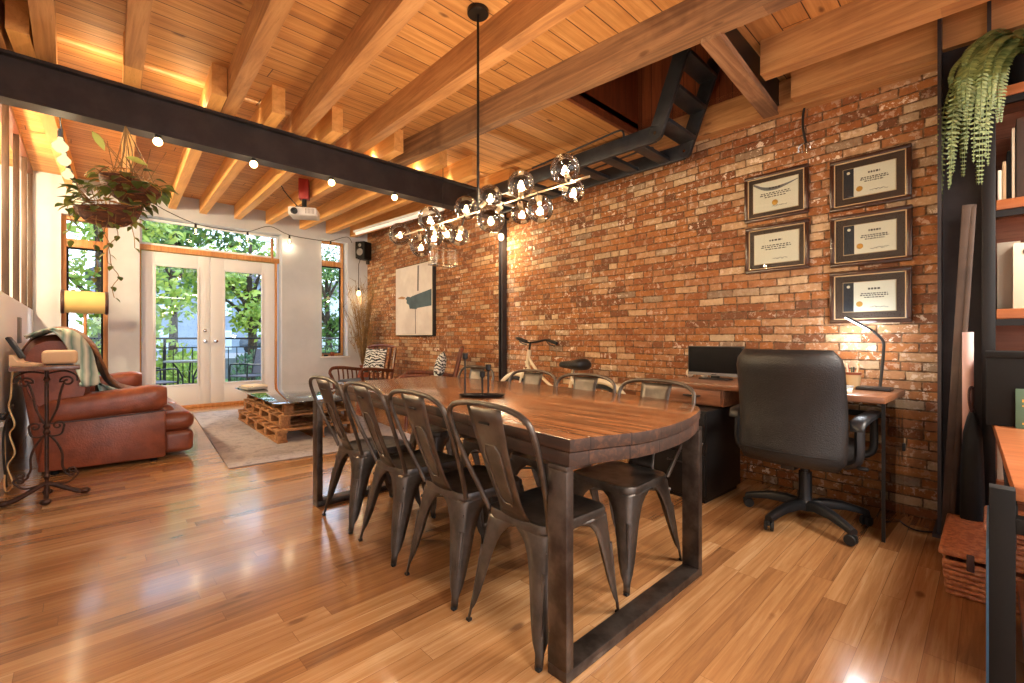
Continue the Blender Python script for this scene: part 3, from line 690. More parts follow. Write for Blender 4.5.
o = drape([(-.36, 1.0), (-.28, 1.13), (-.16, 1.19), (-.03, 1.16), (.085, 1.03), (.14, .87), (.20, .72), (.30, .62), (.44, .56), (.60, .52)], 5.1 + .47, 5.1 + 1.15, amp=.018, seed=4).build('throw_blanket', M['knit_brown'])
o.modifiers.new('cloth', 'SOLIDIFY').thickness = .022; tag(o, 'chunky brown knit blanket draped over the sofa back', 'throw')
# ---------------------------------------------------------------- wrought iron side table
t = thing('iron_side_table', 'wrought iron pedestal side table with scrolls and a narrow stone top', 'side table', (-.165, 4.42, 0), R(0))
im = M['wrought_iron']
b = MB(); b.b2((-.165, -.14, .885), (.165, .14, .915), .006); b.build('tabletop', M['stone_top'], t)
b = MB(); b.tube([(0, 0, .10), (0, 0, .885)], .011, 10); [b.lathe([(.011, -.02), (.02, 0), (.011, .02)], 12, TR(0, 0, z)) for z in (.16, .46, .50, .82)]; b.build('post', im, t)
b = MB(); b.tube(crom([(-.2, .0, .02), (-.15, 0, .03), (-.08, 0, .07), (0, 0, .11), (.08, 0, .07), (.15, 0, .03), (.19, .0, .02)], 5), .016, 10)
b.tube(crom([(0, -.14, .018), (0, -.07, .05), (0, 0, .10), (0, .07, .05), (0, .14, .018)], 5), .014, 10)
for x, y in ((-.2, 0), (.19, 0), (0, -.14), (0, .14)): b.sphere((x, y, .022), .024, 12, sq=(1.25, 1, .85))
b.build('base', im, t)
def spiral(cx_, cz_, r, a0, turns, sgn, n=22): return [(cx_ + r * (1 - .8 * k / n) * math.cos(a0 + sgn * 2 * PI * turns * k / n), 0, cz_ + r * (1 - .8 * k / n) * math.sin(a0 + sgn * 2 * PI * turns * k / n)) for k in range(n + 1)]
for s in (-1, 1):
    sp = lambda pts: [(s * x, y, z) for x, y, z in pts]
    b = MB(); b.tube(sp(crom([(.012, 0, .52), (.05, 0, .62), (.065, 0, .72), (.085, 0, .80)], 5) + spiral(.10, .80, .038, PI, 1.3, -1)), .007, 8); b.build('scroll', im, t)
    b = MB(); b.tube(sp(crom([(.012, 0, .86), (.05, 0, .87), (.10, 0, .87), (.145, 0, .84), (.15, 0, .80)], 5)), .006, 8); b.build('scroll', im, t)
    b = MB(); b.tube(sp(spiral(.055, .50, .03, 0, 1.2, 1)[::-1] + crom([(.085, 0, .50), (.07, 0, .44), (.02, 0, .43)], 5)), .006, 8); b.build('scroll', im, t)
    b = MB(); b.tube(sp(crom([(.012, 0, .44), (.05, 0, .38), (.075, 0, .30), (.075, 0, .22), (.09, 0, .18)], 5) + spiral(.12, .18, .034, PI, 1.25, 1)), .007, 8); b.build('scroll', im, t)
    b = MB(); b.tube(sp(crom([(.012, 0, .12), (.06, 0, .10), (.11, 0, .10), (.15, 0, .14)], 5) + spiral(.125, .15, .03, 0, 1.0, 1)), .006, 8); b.build('scroll', im, t)
# cordless phone in its cradle and small beige radio
t = thing('cordless_phone', 'cordless phone standing in a pale cradle on the iron side table', 'phone', (-.265, 4.42, .915), R(-20))
b = MB(); b.prism([(-.06, 0), (.075, 0), (.075, .012), (-.02, .03), (-.045, .075), (-.06, .075)], .1, TR(0, .05, 0, rx=PI / 2), .005); b.build('cradle', M['beige_plastic'], t)
b = MB(); b.box((0, 0, 0), (.022, .045, .16), .008, 3, TR(-.052, .01, .12, ry=R(-28))); h = b.build('handset', M['black_plastic'], t)
b = MB(); b.box((.0125, 0, .03), (.002, .03, .035), 0, M=TR(-.052, .01, .12, ry=R(-28))); b.build('screen', M['grey_plastic'], h)
b = MB(); b.box((.03, 0, .026), (.06, .06, .004), .001, M=TR(0, 0, 0, ry=R(18))); b.build('keypad', M['black_plastic'], t)
t = thing('tabletop_speaker', 'small rounded beige speaker on the iron side table', 'speaker', (-.10, 4.40, .915), R(-8))
b = MB(); b.box((0, 0, .055), (.175, .085, .095), .026, 4); b.build('body', M['beige_plastic'], t, 60)
b = MB(); b.box((0, -.0, .004), (.13, .06, .008), .002); b.build('foot', M['black_plastic'], t)
# cords and sockets on the half wall
t = thing('wall_outlet', 'white wall socket with plugged-in black adapters beside the iron side table', 'socket', (LEFTX, 4.98, .50))
b = MB(); b.b2((0, -.04, -.06), (.008, .04, .06), .003); b.build('cover_plate', M['white_plastic'], t)
b = MB(); b.b2((.008, -.03, .0), (.045, .03, .05), .006); b.build('adapter', M['black_plastic'], t)
b = MB(); b.b2((.008, -.025, -.05), (.035, .025, -.01), .004); b.build('adapter', M['white_plastic'], t)
o = MB().tube(crom([(-.30, 4.5, .93), (-.33, 4.57, .9), (-.345, 4.62, .7), (-.36, 4.7, .62), (-.33, 4.66, .5), (-.36, 4.75, .42), (-.33, 4.68, .3), (-.37, 4.75, .2), (-.34, 4.7, .08), (-.39, 4.85, .012), (-.40, 4.97, .2), (-.405, 4.98, .46)], 5), .005, 6).build('phone_cord', M['cable_beige']); tag(o, 'beige coiled cord hanging down from the iron side table', 'cord')
o = MB().tube(crom([(-.41, 4.97, .51), (-.38, 4.9, .56), (-.36, 5.0, .6), (-.39, 4.93, .48), (-.37, 4.86, .54), (-.40, 4.9, .42), (-.40, 4.92, .2), (-.39, 4.95, .01)], 5), .007, 6).build('power_cord', M['cable_black']); tag(o, 'tangled black cord at the wall socket', 'cord')
b = MB(); b.b2((LEFTX - .005, 6.45, 1.05), (LEFTX + .02, 6.62, 1.3), .003); o = b.build('wall_panel', M['grey_plastic']); tag(o, 'small grey control panel on the white half wall', 'panel')
# ---------------------------------------------------------------- floor lamp
t = thing('floor_lamp', 'floor lamp with yellow barrel shade beside the garden window', 'lamp', (.045, 7.98, 0))
MB().lathe([(0, 0), (.14, 0), (.14, .02), (.03, .035), (0, .035)], 24).build('base', M['leather_dark'], t)
MB().tube([(0, 0, .03), (0, 0, 1.44)], .018, 10).build('pole', M['window_wood'], t)
b = MB(); b.lathe([(.138, -.205), (.145, 0), (.138, .205)], 28, TR(0, 0, 1.555, ry=PI / 2)); b.build('lamp_shade', M['lampshade'], t, 60)
for s in (-1, 1):
    b = MB(); b.lathe([(.0, 0), (.142, 0), (.15, .005), (.15, .03), (.142, .036), (0, .03)], 28, TR(s * .205 - (.018), 0, 1.555, ry=PI / 2)); b.build('end_cap', M['leather_dark'], t)
MB().sphere((0, 0, 1.555), .035, 12).build('bulb', M['bulb_hot'], t)
# ---------------------------------------------------------------- rug and pallet coffee table
o = MB().b2((-.90, -1.8, 0), (.90, 1.8, .012), .004).build('area_rug', M['rug_pile']); o.location = (1.94, 6.12, 0); o.rotation_euler = (0, 0, R(-4.5)); tag(o, 'faded mauve-grey patterned rug under the pallet table', 'rug')
t = thing('pallet_coffee_table', 'coffee table of three stacked wooden pallets under a glass sheet', 'coffee table', (1.93, 5.98, .012), R(-2))
pm = M['pallet_wood']
def pallet(z, dx, dy, w, l):
    b = MB(); x0, x1, y0, y1 = dx - w / 2, dx + w / 2, dy - l / 2, dy + l / 2
    n = 8
    for k in range(n):
        y = y0 + .05 + (y1 - y0 - .1) * k / (n - 1); b.b2((x0, y - .05, z + .115), (x1, y + .05, z + .134), .002)
    for x in (x0 + .05, (x0 + x1) / 2, x1 - .05): b.b2((x - .05, y0, z), (x + .05, y1, z + .018), .002); b.b2((x - .05, y0, z + .098), (x + .05, y1, z + .115), .002)
    p = b.build('pallet', pm, t)
    for x in (x0 + .05, (x0 + x1) / 2, x1 - .05):
        for k in range(5):
            y = y0 + .06 + (y1 - y0 - .12) * k / 4
            MB().b2((x - .045, y - .05, z + .018), (x + .045, y + .05, z + .098), .003).build('block', pm, p)
pallet(0, 0, 0, .86, 1.9); pallet(.137, .03, .04, .80, 1.80); pallet(.274, .06, .06, .78, 1.76)
MB().b2((-.47, -1.0, .409), (.50, 1.0, .419), .002).build('glass_top', M['table_glass'], t)
for i, (x, y, z, w, l, h, m, lab) in enumerate(((1.66, 6.72, .432, .24, .32, .03, 'grey_book', 'large grey book at the far end of the glass pallet table'), (1.67, 6.70, .463, .2, .27, .02, 'paper', 'thin pale magazine lying on the large grey book'))):
    b = MB(); b.b2((-w / 2, -l / 2, 0), (w / 2, l / 2, h), .003); o = b.build('book' if i == 0 else 'magazine', M[m]); o.location = (x, y, z); o.rotation_euler = (0, 0, .2 * i + .1); tag(o, lab, 'book')
# ---------------------------------------------------------------- wooden armchairs with zebra pillows
def armchair(label, loc, rz):
    t = thing('wooden_armchair', label, 'armchair', loc, rz, 'dark wood armchairs by the brick wall'); wm = M['stained_wood']
    # faces local -x ; width along y
    b = MB(); b.box((0, 0, .34), (.58, .56, .05), .008); b.build('seat_frame', wm, t)
    b = MB(); b.box((-.02, 0, .41), (.54, .52, .10), .035, 4); b.build('seat_cushion', M['black_leather'], t, 60)
    for s in (-1, 1):
        y = s * .33
        b = MB(); b.tube(crom([(-.36, y, .55), (-.35, y, .60), (-.29, y, .635), (-.1, y, .63), (.12, y, .60), (.30, y, .58)], 5), .026, 10, flat=.55); a = b.build('armrest', wm, t, 60)
        for x in (-.2, -.11, -.02, .07, .16): MB().tube(crom([(x, y, .34), (x + .015, y, .46), (x - .005, y, .61)], 4), .012, 8).build('spindle', wm, a)
        MB().tube(crom([(-.36, y, .56), (-.30, y, .45), (-.27, y, .3), (-.28, y, 0)], 5), .024, 8).build('leg', wm, t)
        MB().tube(crom([(.40, y * .9, .96), (.34, y * .95, .7), (.27, y, .40), (.30, y, 0)], 5), .022, 8).build('leg', wm, t)
        MB().beam((-.28, y, .33), (.28, y, .33), .03, .05).build('side_rail', wm, t)
    b = MB(); b.tube(crom([(.40, -.3, .95), (.415, 0, .98), (.40, .3, .95)], 5), .024, 8); b.build('top_rail', wm, t)
    for k in range(5):
        y = -.2 + .1 * k; MB().beam((.29, y, .38), (.405, y, .95), .035, .014).build('back_slat', wm, t)
    return t
def pillow(label, loc, rot, w=.46, h=.40, th=.14):
    b = MB(); secs = []; n = 12
    for i in range(n + 1):
        u = -1 + 2 * i / n; ring = []
        for j in range(2 * n):
            a = 2 * PI * j / (2 * n); v = math.cos(a); s = math.sin(a)
            tt = th / 2 * ((1 - abs(u) ** 3.0) * (1 - abs(v) ** 3.0) + .03) * (1 if s >= 0 else -1) * (1 if abs(s) > 1e-6 else 0)
            ring.append((tt, u * w / 2 * (1 - .05 * (1 - v * v)), v * h / 2 * (1 - .05 * (1 - u * u))))
        secs.append(ring)
    b.loft(secs); o = b.build('zebra_pillow', M['zebra'], None, 70); o.location = loc; o.rotation_euler = rot
    return tag(o, label, 'pillow', 'zebra pillows on the armchairs')
armchair('dark wood armchair by the brick wall, nearest the dried stalks', (3.22, 6.78, 0), R(18))
pillow('black and white zebra pillow on the armchair nearest the dried stalks', (3.44, 6.85, .735), (0, R(14), R(18)))
armchair('dark wood armchair by the brick wall, mostly hidden behind the dining table', (3.30, 5.02, 0), R(-36))
pillow('black and white zebra pillow seen edge-on behind the dining table', (3.40, 4.94, .735), (0, R(14), R(-36)))
# ---------------------------------------------------------------- dried stalks in a floor vase
t = thing('dried_stalks', 'tall dried stalks and twigs in a floor vase in the brick corner', 'dried plant', (3.78, 7.95, 0))
MB().lathe([(0, 0), (.09, 0), (.13, .12), (.14, .28), (.09, .48), (.06, .56), (.075, .6), (.065, .6), (.05, .56), (0, .5)], 22).build('vase', M['terracotta'], t)
rnd = random.Random(3); b = MB()
for k in range(80):
    a = rnd.uniform(0, 2 * PI); r1 = rnd.uniform(.06, .42); h = rnd.uniform(1.0, 2.25); x, y = r1 * math.cos(a), r1 * math.sin(a)
    x = min(x, .18); y = min(y, .3)
    p = [(0, 0, .5), (x * .25, y * .25, .9), (x * .6, y * .6, .55 + h * .5), (x, y, h)]
    b.tube(crom(p, 4), [.0045] * 9 + [.003] * 4, 5)
    for q in range(6):
        f = rnd.uniform(.55, 1.0); bx, by, bz = x * f, y * f, .5 + (h - .5) * f; dx, dy = rnd.uniform(-.09, .09), rnd.uniform(-.09, .09)
        b.tube([(bx, by, bz), (min(bx + dx, .22), by + dy, bz + rnd.uniform(.05, .16))], [.004, .0015], 4)
b.build('stalk_bundle', M['dry_stalk'], t, kind='stuff')
# small pots on the sill
for x, m, lab in ((3.45, 'terracotta', 'small terracotta pot on the window sill near the brick wall'), (3.33, 'black_matte', 'small dark dish on the window sill beside the terracotta pot')):
    b = MB(); b.lathe([(0, 0), (.032, 0), (.042, .075 if m == 'terracotta' else .03), (.036, .075 if m == 'terracotta' else .03), (.028, .01), (0, .01)], 16); o = b.build('plant_pot' if m == 'terracotta' else 'dish', M[m]); o.location = (x, FARY + .06, .76); tag(o, lab, 'pot')
# ---------------------------------------------------------------- abstract painting
a, c = on_wall(398.5, 300), on_wall(437, 300); yc = (a.y + c.y) / 2; W = a.y - c.y
t = thing('abstract_painting', 'large cream abstract canvas with a teal patch on the brick wall', 'painting', (wallx(yc) - .004, yc, 1.72), WALLROT)
hw, hh = W / 2 - .02, .585
b = MB(); b.b2((-.06, -hw, -hh), (0, hw, hh), .002); b.build('frame', M['canvas_side'], t)
b = MB(); b.b2((-.063, -hw + .012, -hh + .012), (-.058, hw - .012, hh - .012)); cv = b.build('canvas', M['paper'], t)
def patch(poly, m, name, d=.0648):
    MB().prism([(hw - u * 2 * hw, -hh + v * 2 * hh) for u, v in poly], .003, Matrix(((0, 0, -1, -.063), (1, 0, 0, 0), (0, 1, 0, 0), (0, 0, 0, 1)))).build(name, M[m], cv)
plain('paint_cream', (232, 226, 218), .7, c2=(216, 208, 200), nscale=3); plain('paint_teal', (74, 96, 104), .7, c2=(58, 78, 86), nscale=5); plain('paint_grey', (120, 116, 112), .7); plain('paint_ochre', (176, 130, 84), .7)
patch([(.02, .02), (.98, .02), (.98, .98), (.02, .98)], 'paint_cream', 'paint_ground')
def patch2(poly, m): MB().prism([(hw - u * 2 * hw, -hh + v * 2 * hh) for u, v in poly], .003, Matrix(((0, 0, -1, -.0658), (1, 0, 0, 0), (0, 1, 0, 0), (0, 0, 0, 1)))).build('paint_patch', M[m], cv)
patch2([(.36, .56), (.45, .545), (.47, .555), (.70, .585), (.83, .60), (.98, .62), (.98, .40), (.62, .385), (.60, .37), (.42, .385), (.40, .44), (.33, .47), (.34, .51), (.30, .535)], 'paint_teal')
patch2([(.62, .62), (.66, .62), (.67, .97), (.63, .97)], 'paint_grey'); patch2([(.57, .03), (.585, .03), (.58, .37), (.565, .37)], 'paint_grey'); patch2([(.08, .56), (.2, .575), (.3, .55), (.25, .53), (.1, .545)], 'paint_ochre')
# ---------------------------------------------------------------- speaker, projector, tube light
t = thing('bookshelf_speaker', 'black two-way speaker on a bracket high in the brick corner', 'speaker', (3.86, 8.12, 2.59), R(-62))
b = MB(); b.box((0, 0, .15), (.2, .22, .31), .006); b.build('cabinet', M['black_matte'], t)
for z, r in ((.235, .032), (.11, .066)):
    b = MB(); b.lathe([(r, 0), (r, .006), (r * .82, .008), (r * .7, .002), (r * .3, .002), (r * .25, .006), (0, .008)], 20, TR(0, -.11, z, rx=PI / 2)); b.build('driver', M['grey_plastic'], t)
b = MB(); b.b2((-.07, -.08, -.02), (.07, .14, 0), .003); b.b2((-.02, .1, -.09), (.02, .16, 0)); b.build('bracket', M['black_metal'], t)
t = thing('hanging_bulb', 'bare lit bulb hanging on a black cord below the corner speaker', 'pendant', (3.70, 7.98, 0))
b = MB(); b.tube([(0.06, .05, 2.57), (.0, 0, 2.45), (0, 0, 2.02)], .006, 6); b.build('cord', M['cable_black'], t)
MB().lathe([(0, .06), (.018, .06), (.02, 0), (0, 0)], 12, TR(0, 0, 1.96)).build('socket', M['black_plastic'], t)
MB().sphere((0, 0, 1.92), .038, 14, sq=(1, 1, 1.25)).build('bulb', M['bulb_hot'], t)
BULBS = [(Vector((3.70, 7.98, 1.86)), 7)]
t = thing('projector', 'white projector with red bracket hanging from the roof deck', 'projector', (2.13, 6.2, 0), R(-30))
zt_ = dz(6.2)
b = MB(); b.b2((-.06, -.06, zt_ - .26), (.06, .06, zt_), .004); b.build('ceiling_bracket', M['red_plastic'], t)
b = MB(); b.tube([(0, 0, zt_ - .26), (0, 0, 2.80)], .03, 10); b.b2((-.09, -.09, 2.785), (.09, .09, 2.80)); b.build('mount', M['black_metal'], t)
b = MB(); b.box((0, 0, 2.73), (.34, .27, .11), .02, 3); pj = b.build('housing', M['white_plastic'], t)
b = MB(); b.lathe([(.038, 0), (.042, .03), (.03, .032), (.026, .01), (0, .01)], 18, TR(-.09, -.135, 2.72, rx=PI / 2)); b.build('lens', M['black_plastic'], pj)
for k in range(7): MB().b2((.04 + k * .016, -.1375, 2.70), (.046 + k * .016, -.134, 2.765)).build('vent_slot', M['grey_plastic'], pj)
o = MB().tube(crom([(2.1, 6.25, 2.79), (2.02, 6.28, 2.88), (1.93, 6.35, 3.02), (1.88, 6.42, dz(6.4) - .01)], 5), .007, 6).build('projector_cable', M['cable_black']); tag(o, 'black cable looping from the projector to the roof deck', 'cable')
t = thing('tube_light', 'long white tube light fitted under the joists along the brick wall', 'light', (3.6, 6.5, jz(6.5)), 0)
b = MB(); b.loft([[(x, y, KS * y + z) for x, z in ((-.06, 0), (.06, 0), (.05, -.03), (-.05, -.03))] for y in (-1.35, 1.37)]); b.build('housing', M['white_plastic'], t)
b = MB(); b.tube([(0, -1.33, KS * -1.33 - .045), (0, 1.35, KS * 1.35 - .045)], .028, 12); b.build('diffuser', M['tube_acrylic'], t)
# ---------------------------------------------------------------- string lights
def string_light(label, wire, bulbs, r=.026, drop=.05, lit='bulb_hot', group=None, glass='clear_glass'):
    t = thing('string_light', label, 'string light', (0, 0, 0), 0, group)
    t.location = wire[0]; o0 = Vector(wire[0])
    b = MB(); b.tube([Vector(p) - o0 for p in crom(wire, 5)], .0055, 6); b.build('wire', M['cable_black'], t)
    for q in bulbs:
        q = Vector(q) - o0
        b = MB(); b.tube([q, q - Vector((0, 0, drop))], [.014, .017], 10); s = b.build('socket', M['black_plastic'], t)
        b = MB(); b.lathe([(0, 0), (.013, 0), (.016, -.02), (r, -.055), (r * .95, -.08), (r * .5, -.105), (0, -.11)], 14, TR(q.x, q.y, q.z - drop)); g = b.build('bulb', M[glass], t)
        b = MB(); b.tube([(q.x, q.y, q.z - drop - .02), (q.x, q.y, q.z - drop - .08)], .008, 6); b.build('filament', M[lit], g)
        BULBS.append((q + o0 - Vector((0, 0, drop + .13)), 1.5))
Y4 = 8.42
wire = [on_y(x, y, Y4) for x, y in ((150, 201), (167.5, 211.4), (195.6, 223.7), (222, 229), (247.5, 231.6), (269.4, 226.4), (289.5, 235), (320, 240.5), (330.6, 241), (347, 237), (352, 243))]
string_light('string of clear bulbs looped along the wall above the garden doors', wire, [wire[2], wire[4], wire[6], wire[8]], .03, .06)
wire = [(-.10, 4.36, 2.60), (-.10, 4.62, 2.62), (-.10, 5.5, 2.78), (-.09, 6.35, 2.87), (-.05, 7.2, 2.93), (-.0, 8.0, 2.95), (.03, 8.42, 2.95)]
string_light('string of teardrop bulbs running along the joists toward the garden window', wire, [(-.104, 4.6, 2.60), (-.1, 5.45, 2.74), (-.09, 6.3, 2.84), (-.05, 7.1, 2.90), (-.02, 7.8, 2.93)], .045, .06, glass='bulb_soft')
for i, (x, lab) in enumerate(((.413, 'round bulb under the steel beam beside the hanging planter'), (1.043, 'round bulb under the steel beam, second from the planter'), (1.69, 'round bulb under the steel beam, third from the planter'), (2.336, 'round bulb under the steel beam nearest the globe chandelier'))):
    t = thing('beam_bulb', lab, 'bulb', (x, 4.21, 2.585), 0, 'bulbs under the steel beam')
    MB().lathe([(0, 0), (.022, 0), (.022, -.02), (0, -.02)], 14).build('socket', M['black_plastic'], t)
    MB().sphere((0, 0, -.045), .03, 14).build('bulb', M['bulb_hot'], t); BULBS.append((Vector((x, 4.2, 2.50)), 3))
# beaded glass shade hanging past the beam
cp = on_x(443, 255, 2.75); t = thing('beaded_shade', 'small clear beaded glass shade hanging in front of the painting', 'pendant', (2.75, cp.y, 0))
w_ = .13; z1, z0 = 2.03, 1.86
b = MB(); b.tube([(.0, 0, dz(cp.y)), (0, 0, z1 + .12)], .004, 6); [b.tube([(0, 0, z1 + .12), (w_ * sx, w_ * .6 * sy, z1)], .003, 5) for sx in (-1, 1) for sy in (-1, 1)]; b.build('cord', M['cable_black'], t)
for z in (z1, z0): MB().tube([(-w_, -w_ * .6, z), (w_, -w_ * .6, z), (w_, w_ * .6, z), (-w_, w_ * .6, z)], .006, 6, closed=True).build('ring', M['chrome'], t)
for k in range(14):
    a = k / 14 * 4; s = int(a); f = a - s
    cs = [(-1, -1), (1, -1), (1, 1), (-1, 1)]; p, q = cs[s], cs[(s + 1) % 4]; x, y = (p[0] + (q[0] - p[0]) * f) * w_, (p[1] + (q[1] - p[1]) * f) * w_ * .6
    MB().tube([(x, y, z1), (x, y, z0)], .009, 8).build('glass_rod', M['clear_glass'], t)

q = on_x(501, 236, 3.72)
t = thing('hanging_bulb', 'bare lit bulb hanging beside the slim steel post near the chandelier', 'pendant', (q.x, q.y, 0))
MB().tube([(.0, .06, 2.585), (0, 0, 2.5), (0, 0, q.z + .06)], .005, 6).build('cord', M['cable_black'], t)
MB().lathe([(0, .07), (.016, .07), (.018, .02), (0, .02)], 12, TR(0, 0, q.z)).build('socket', M['black_plastic'], t)
MB().sphere((0, 0, q.z - .012), .034, 14, sq=(1, 1, 1.3)).build('bulb', M['bulb_hot'], t)
BULBS.append((q + Vector((-.05, 0, -.10)), 16))
# ---------------------------------------------------------------- leaves
def leaf(b, p, d, up, L, W, fold=.25, heart=False, curl=.2):
    p = Vector(p); d = Vector(d).normalized(); s = d.cross(Vector(up))
    s = s.normalized() if s.length > 1e-4 else d.orthogonal().normalized(); n = s.cross(d)
    pr = [(0, .05), (.12, .62), (.35, 1), (.65, .78), (.88, .3), (1, .0)] if heart else [(0, .08), (.25, .8), (.5, 1), (.78, .62), (1, .02)]
    rows = []
    for t, w in pr:
        c = p + d * (L * t) - n * (curl * L * t * t)
        rows.append([b.bm.verts.new(c - s * (w * W / 2) + n * (fold * w * W / 2)), b.bm.verts.new(c), b.bm.verts.new(c + s * (w * W / 2) + n * (fold * w * W / 2))])
    for A, B in zip(rows, rows[1:]):
        for k in range(2): b.bm.faces.new((A[k], A[k + 1], B[k + 1], B[k]))
# hanging planter below the beam
rnd = random.Random(11)
t = thing('hanging_planter', 'trailing pothos in two coconut-fibre bowls hanging below the steel beam', 'plant', (.17, 4.10, 0))
def bowl(c, r, h, rx, ry, name):
    b = MB(); b.lathe([(0, -h), (r * .4, -h * .93), (r * .75, -h * .65), (r * .95, -h * .25), (r, 0), (r * .93, 0), (r * .87, -h * .3), (r * .6, -h * .6), (0, -h * .7)], 24, TR(*c, rx=rx, ry=ry)); bo = b.build(name, M['coconut'], t, 60)
    b = MB()
    for k in range(46):
        a = rnd.uniform(0, 2 * PI); rr = r * rnd.uniform(.55, 1.04); z = -h * rnd.uniform(0, .95) if rnd.random() < .6 else rnd.uniform(0, .03)
        f = math.sqrt(max(.05, 1 - (z / h) ** 2)) if z < 0 else 1
        p = Vector((r * 1.01 * f * math.cos(a), r * 1.01 * f * math.sin(a), z)); q = Vector((r * 1.02 * f * math.cos(a + .5), r * 1.02 * f * math.sin(a + .5), z + rnd.uniform(-.03, .04)))
        b.tube([p, (p + q) * .52, q], .0028, 4, M=TR(*c, rx=rx, ry=ry))
    b.build('fibre', M['moss'], bo, kind='stuff')
    return bo
lo, up_ = Vector((-.03, .0, 1.985)), Vector((.085, .02, 2.16))
bowl(lo, .18, .14, R(6), R(-10), 'bowl'); bowl(up_, .17, .12, R(-4), R(12), 'bowl')
b = MB()
for c, r in ((lo, .18), (up_, .17)):
    for k in range(3):
        a = k * 2.1 + .4; b.tube(crom([(c.x + r * math.cos(a), c.y + r * math.sin(a), c.z), (c.x * .6 + .05 + r * .4 * math.cos(a), r * .4 * math.sin(a) + .05, c.z + .2), (.06, .08, 2.585)], 4), .004, 5)
b.build('hanging_cord', M['dry_stalk'], t)
b = MB(); st = MB()
for k in range(120):
    c, r = ((lo, .18), (up_, .17))[k % 2]; a = rnd.uniform(0, 2 * PI); o = Vector((math.cos(a), math.sin(a), 0))
    p = c + o * r * rnd.uniform(.6, 1.25) + Vector((0, 0, rnd.uniform(-.08, .10)))
    leaf(b, p, o + Vector((rnd.uniform(-.5, .5), rnd.uniform(-.5, .5), rnd.uniform(-1.1, .4))), (0, 0, 1), rnd.uniform(.06, .105), rnd.uniform(.045, .075), heart=True)
    st.tube([c + o * r * .5, p], .0022, 4)
for (sx, sy, n, L) in ((-.06, -.12, 7, .50), (-.02, -.16, 6, .4), (.02, -.14, 9, .62), (.12, -.12, 4, .28), (-.18, -.05, 4, .26)):
    p = lo + Vector((sx, sy, 0)); pts = [p]
    for k in range(n): pts.append(p + Vector((rnd.uniform(-.025, .025), rnd.uniform(-.025, .025), -L * (k + 1) / n)))
    st.tube(crom(pts, 3), .0022, 4)
    for q in pts[1:]:
        a = rnd.uniform(0, 6.28); leaf(b, q, (math.cos(a), math.sin(a), -.7), (0, 0, 1), rnd.uniform(.04, .06), .034, heart=True)
b.build('leaves', M['leaf_pothos'], t, kind='stuff')
b = MB(); z2 = 2.47
for e, dr in ((on_y(92, 131, 3.95), (.5, 0, -.75)), (on_y(126, 157, 4.0), (1, 0, -.1))):
    q = Vector((e.x - .17, e.y - 4.10, e.z)); lb = MB(); leaf(lb, q, dr, (0, -1, .4), .12, .05); lb.build('young_leaf', M['leaf_light'], t)
    st.tube(crom([up_, (up_ + q) / 2 + Vector((.02, 0, .02)), q], 5), .003, 4)
b.bm.free()
for k in range(12): st.tube(crom([up_ + Vector((rnd.uniform(-.1, .1), 0, 0)), up_ + Vector((rnd.uniform(-.15, .2), rnd.uniform(-.1, .1), rnd.uniform(.1, .32)))], 3), .0024, 4)
st.build('stem', M['dry_stalk'], t, kind='stuff')
# fern on the tall shelf
t = thing('potted_fern', 'arching green fern spilling over beside the steel column', 'fern', (3.53, -.13, 2.378))
MB().lathe([(0, 0), (.07, 0), (.10, .13), (.105, .15), (.095, .15), (.08, .1), (0, .1)], 20).build('plant_pot', M['black_matte'], t)
rnd = random.Random(5)
def frond(pts, L, W):
    P = crom(pts, 10); b = MB(); n = len(P); b.tube(P, [.0035 * (1 - .7 * i / n) for i in range(n)], 5)
    for i in range(2, n):
        s = i / n; d = (P[min(i + 1, n - 1)] - P[i - 1]).normalized(); side = d.cross(Vector((0, 0, 1)))
        side = side.normalized() if side.length > .15 else d.cross(Vector((1, .3, 0))).normalized()
        w = W * math.sin(PI * min(1, .18 + s * .86)) + .006
        for sg in (-1, 1):
            for h in (0, .5):
                q = P[i - 1].lerp(P[i], h); leaf(b, q, side * sg + d * .35 + Vector((0, 0, -.25)), d.cross(side * sg), w, .008 + w * .12, .1)
    return b.build('frond', M['leaf_fern'], t, 80)
for k in range(36):
    a = rnd.uniform(PI * .5, PI * .86) if k % 6 else rnd.uniform(0, 2 * PI); r = rnd.uniform(.22, .46); dr = rnd.uniform(.05, .66); lift = rnd.uniform(.03, .16)
    x, y = r * math.cos(a), r * math.sin(a) * .85
    if x > .12: x = .12
    frond([(0, 0, .13), (x * .45, y * .45, .13 + lift), (x * .9, y * .9, .13 + lift * .4 - dr * .25), (x, y, .13 - dr)], .3, rnd.uniform(.032, .055))
# ---------------------------------------------------------------- writing desk along the brick wall
def wy(y, off=0): return wallx(y) - off
DZ = .78
t = thing('writing_desk', 'wooden writing desk against the brick wall with one drawer and a glass end panel', 'desk', (3.43, 1.05, 0), WALLROT)
b = MB(); b.b2((-.27, -.67, DZ - .036), (.305, .66, DZ), .004); b.build('desktop', M['desk_wood'], t)
b = MB(); b.b2((-.25, .20, .625), (.28, .64, DZ - .036), .003); b.build('drawer_case', M['desk_wood'], t)
b = MB(); b.b2((-.262, .215, .635), (-.25, .63, DZ - .048), .003); d = b.build('drawer', M['desk_wood'], t)
b = MB(); b.tube([(-.262, .36, .69), (-.283, .365, .69), (-.283, .475, .69), (-.262, .48, .69)], .006, 8); b.build('handle', M['black_metal'], d)
b = MB(); b.b2((-.255, -.665, .0), (.29, -.657, DZ - .036)); b.build('glass_panel', M['clear_glass'], t)
b = MB(); b.b2((-.262, -.67, .0), (-.254, -.654, DZ - .036)); b.build('panel_edge', M['black_metal'], t)
b = MB(); b.b2((.22, -.655, .60), (.245, .20, .635), .003); b.build('rear_rail', M['black_metal'], t)
b = MB(); b.b2((.25, .58, 0), (.28, .64, .625), .003); b.build('leg', M['black_metal'], t)
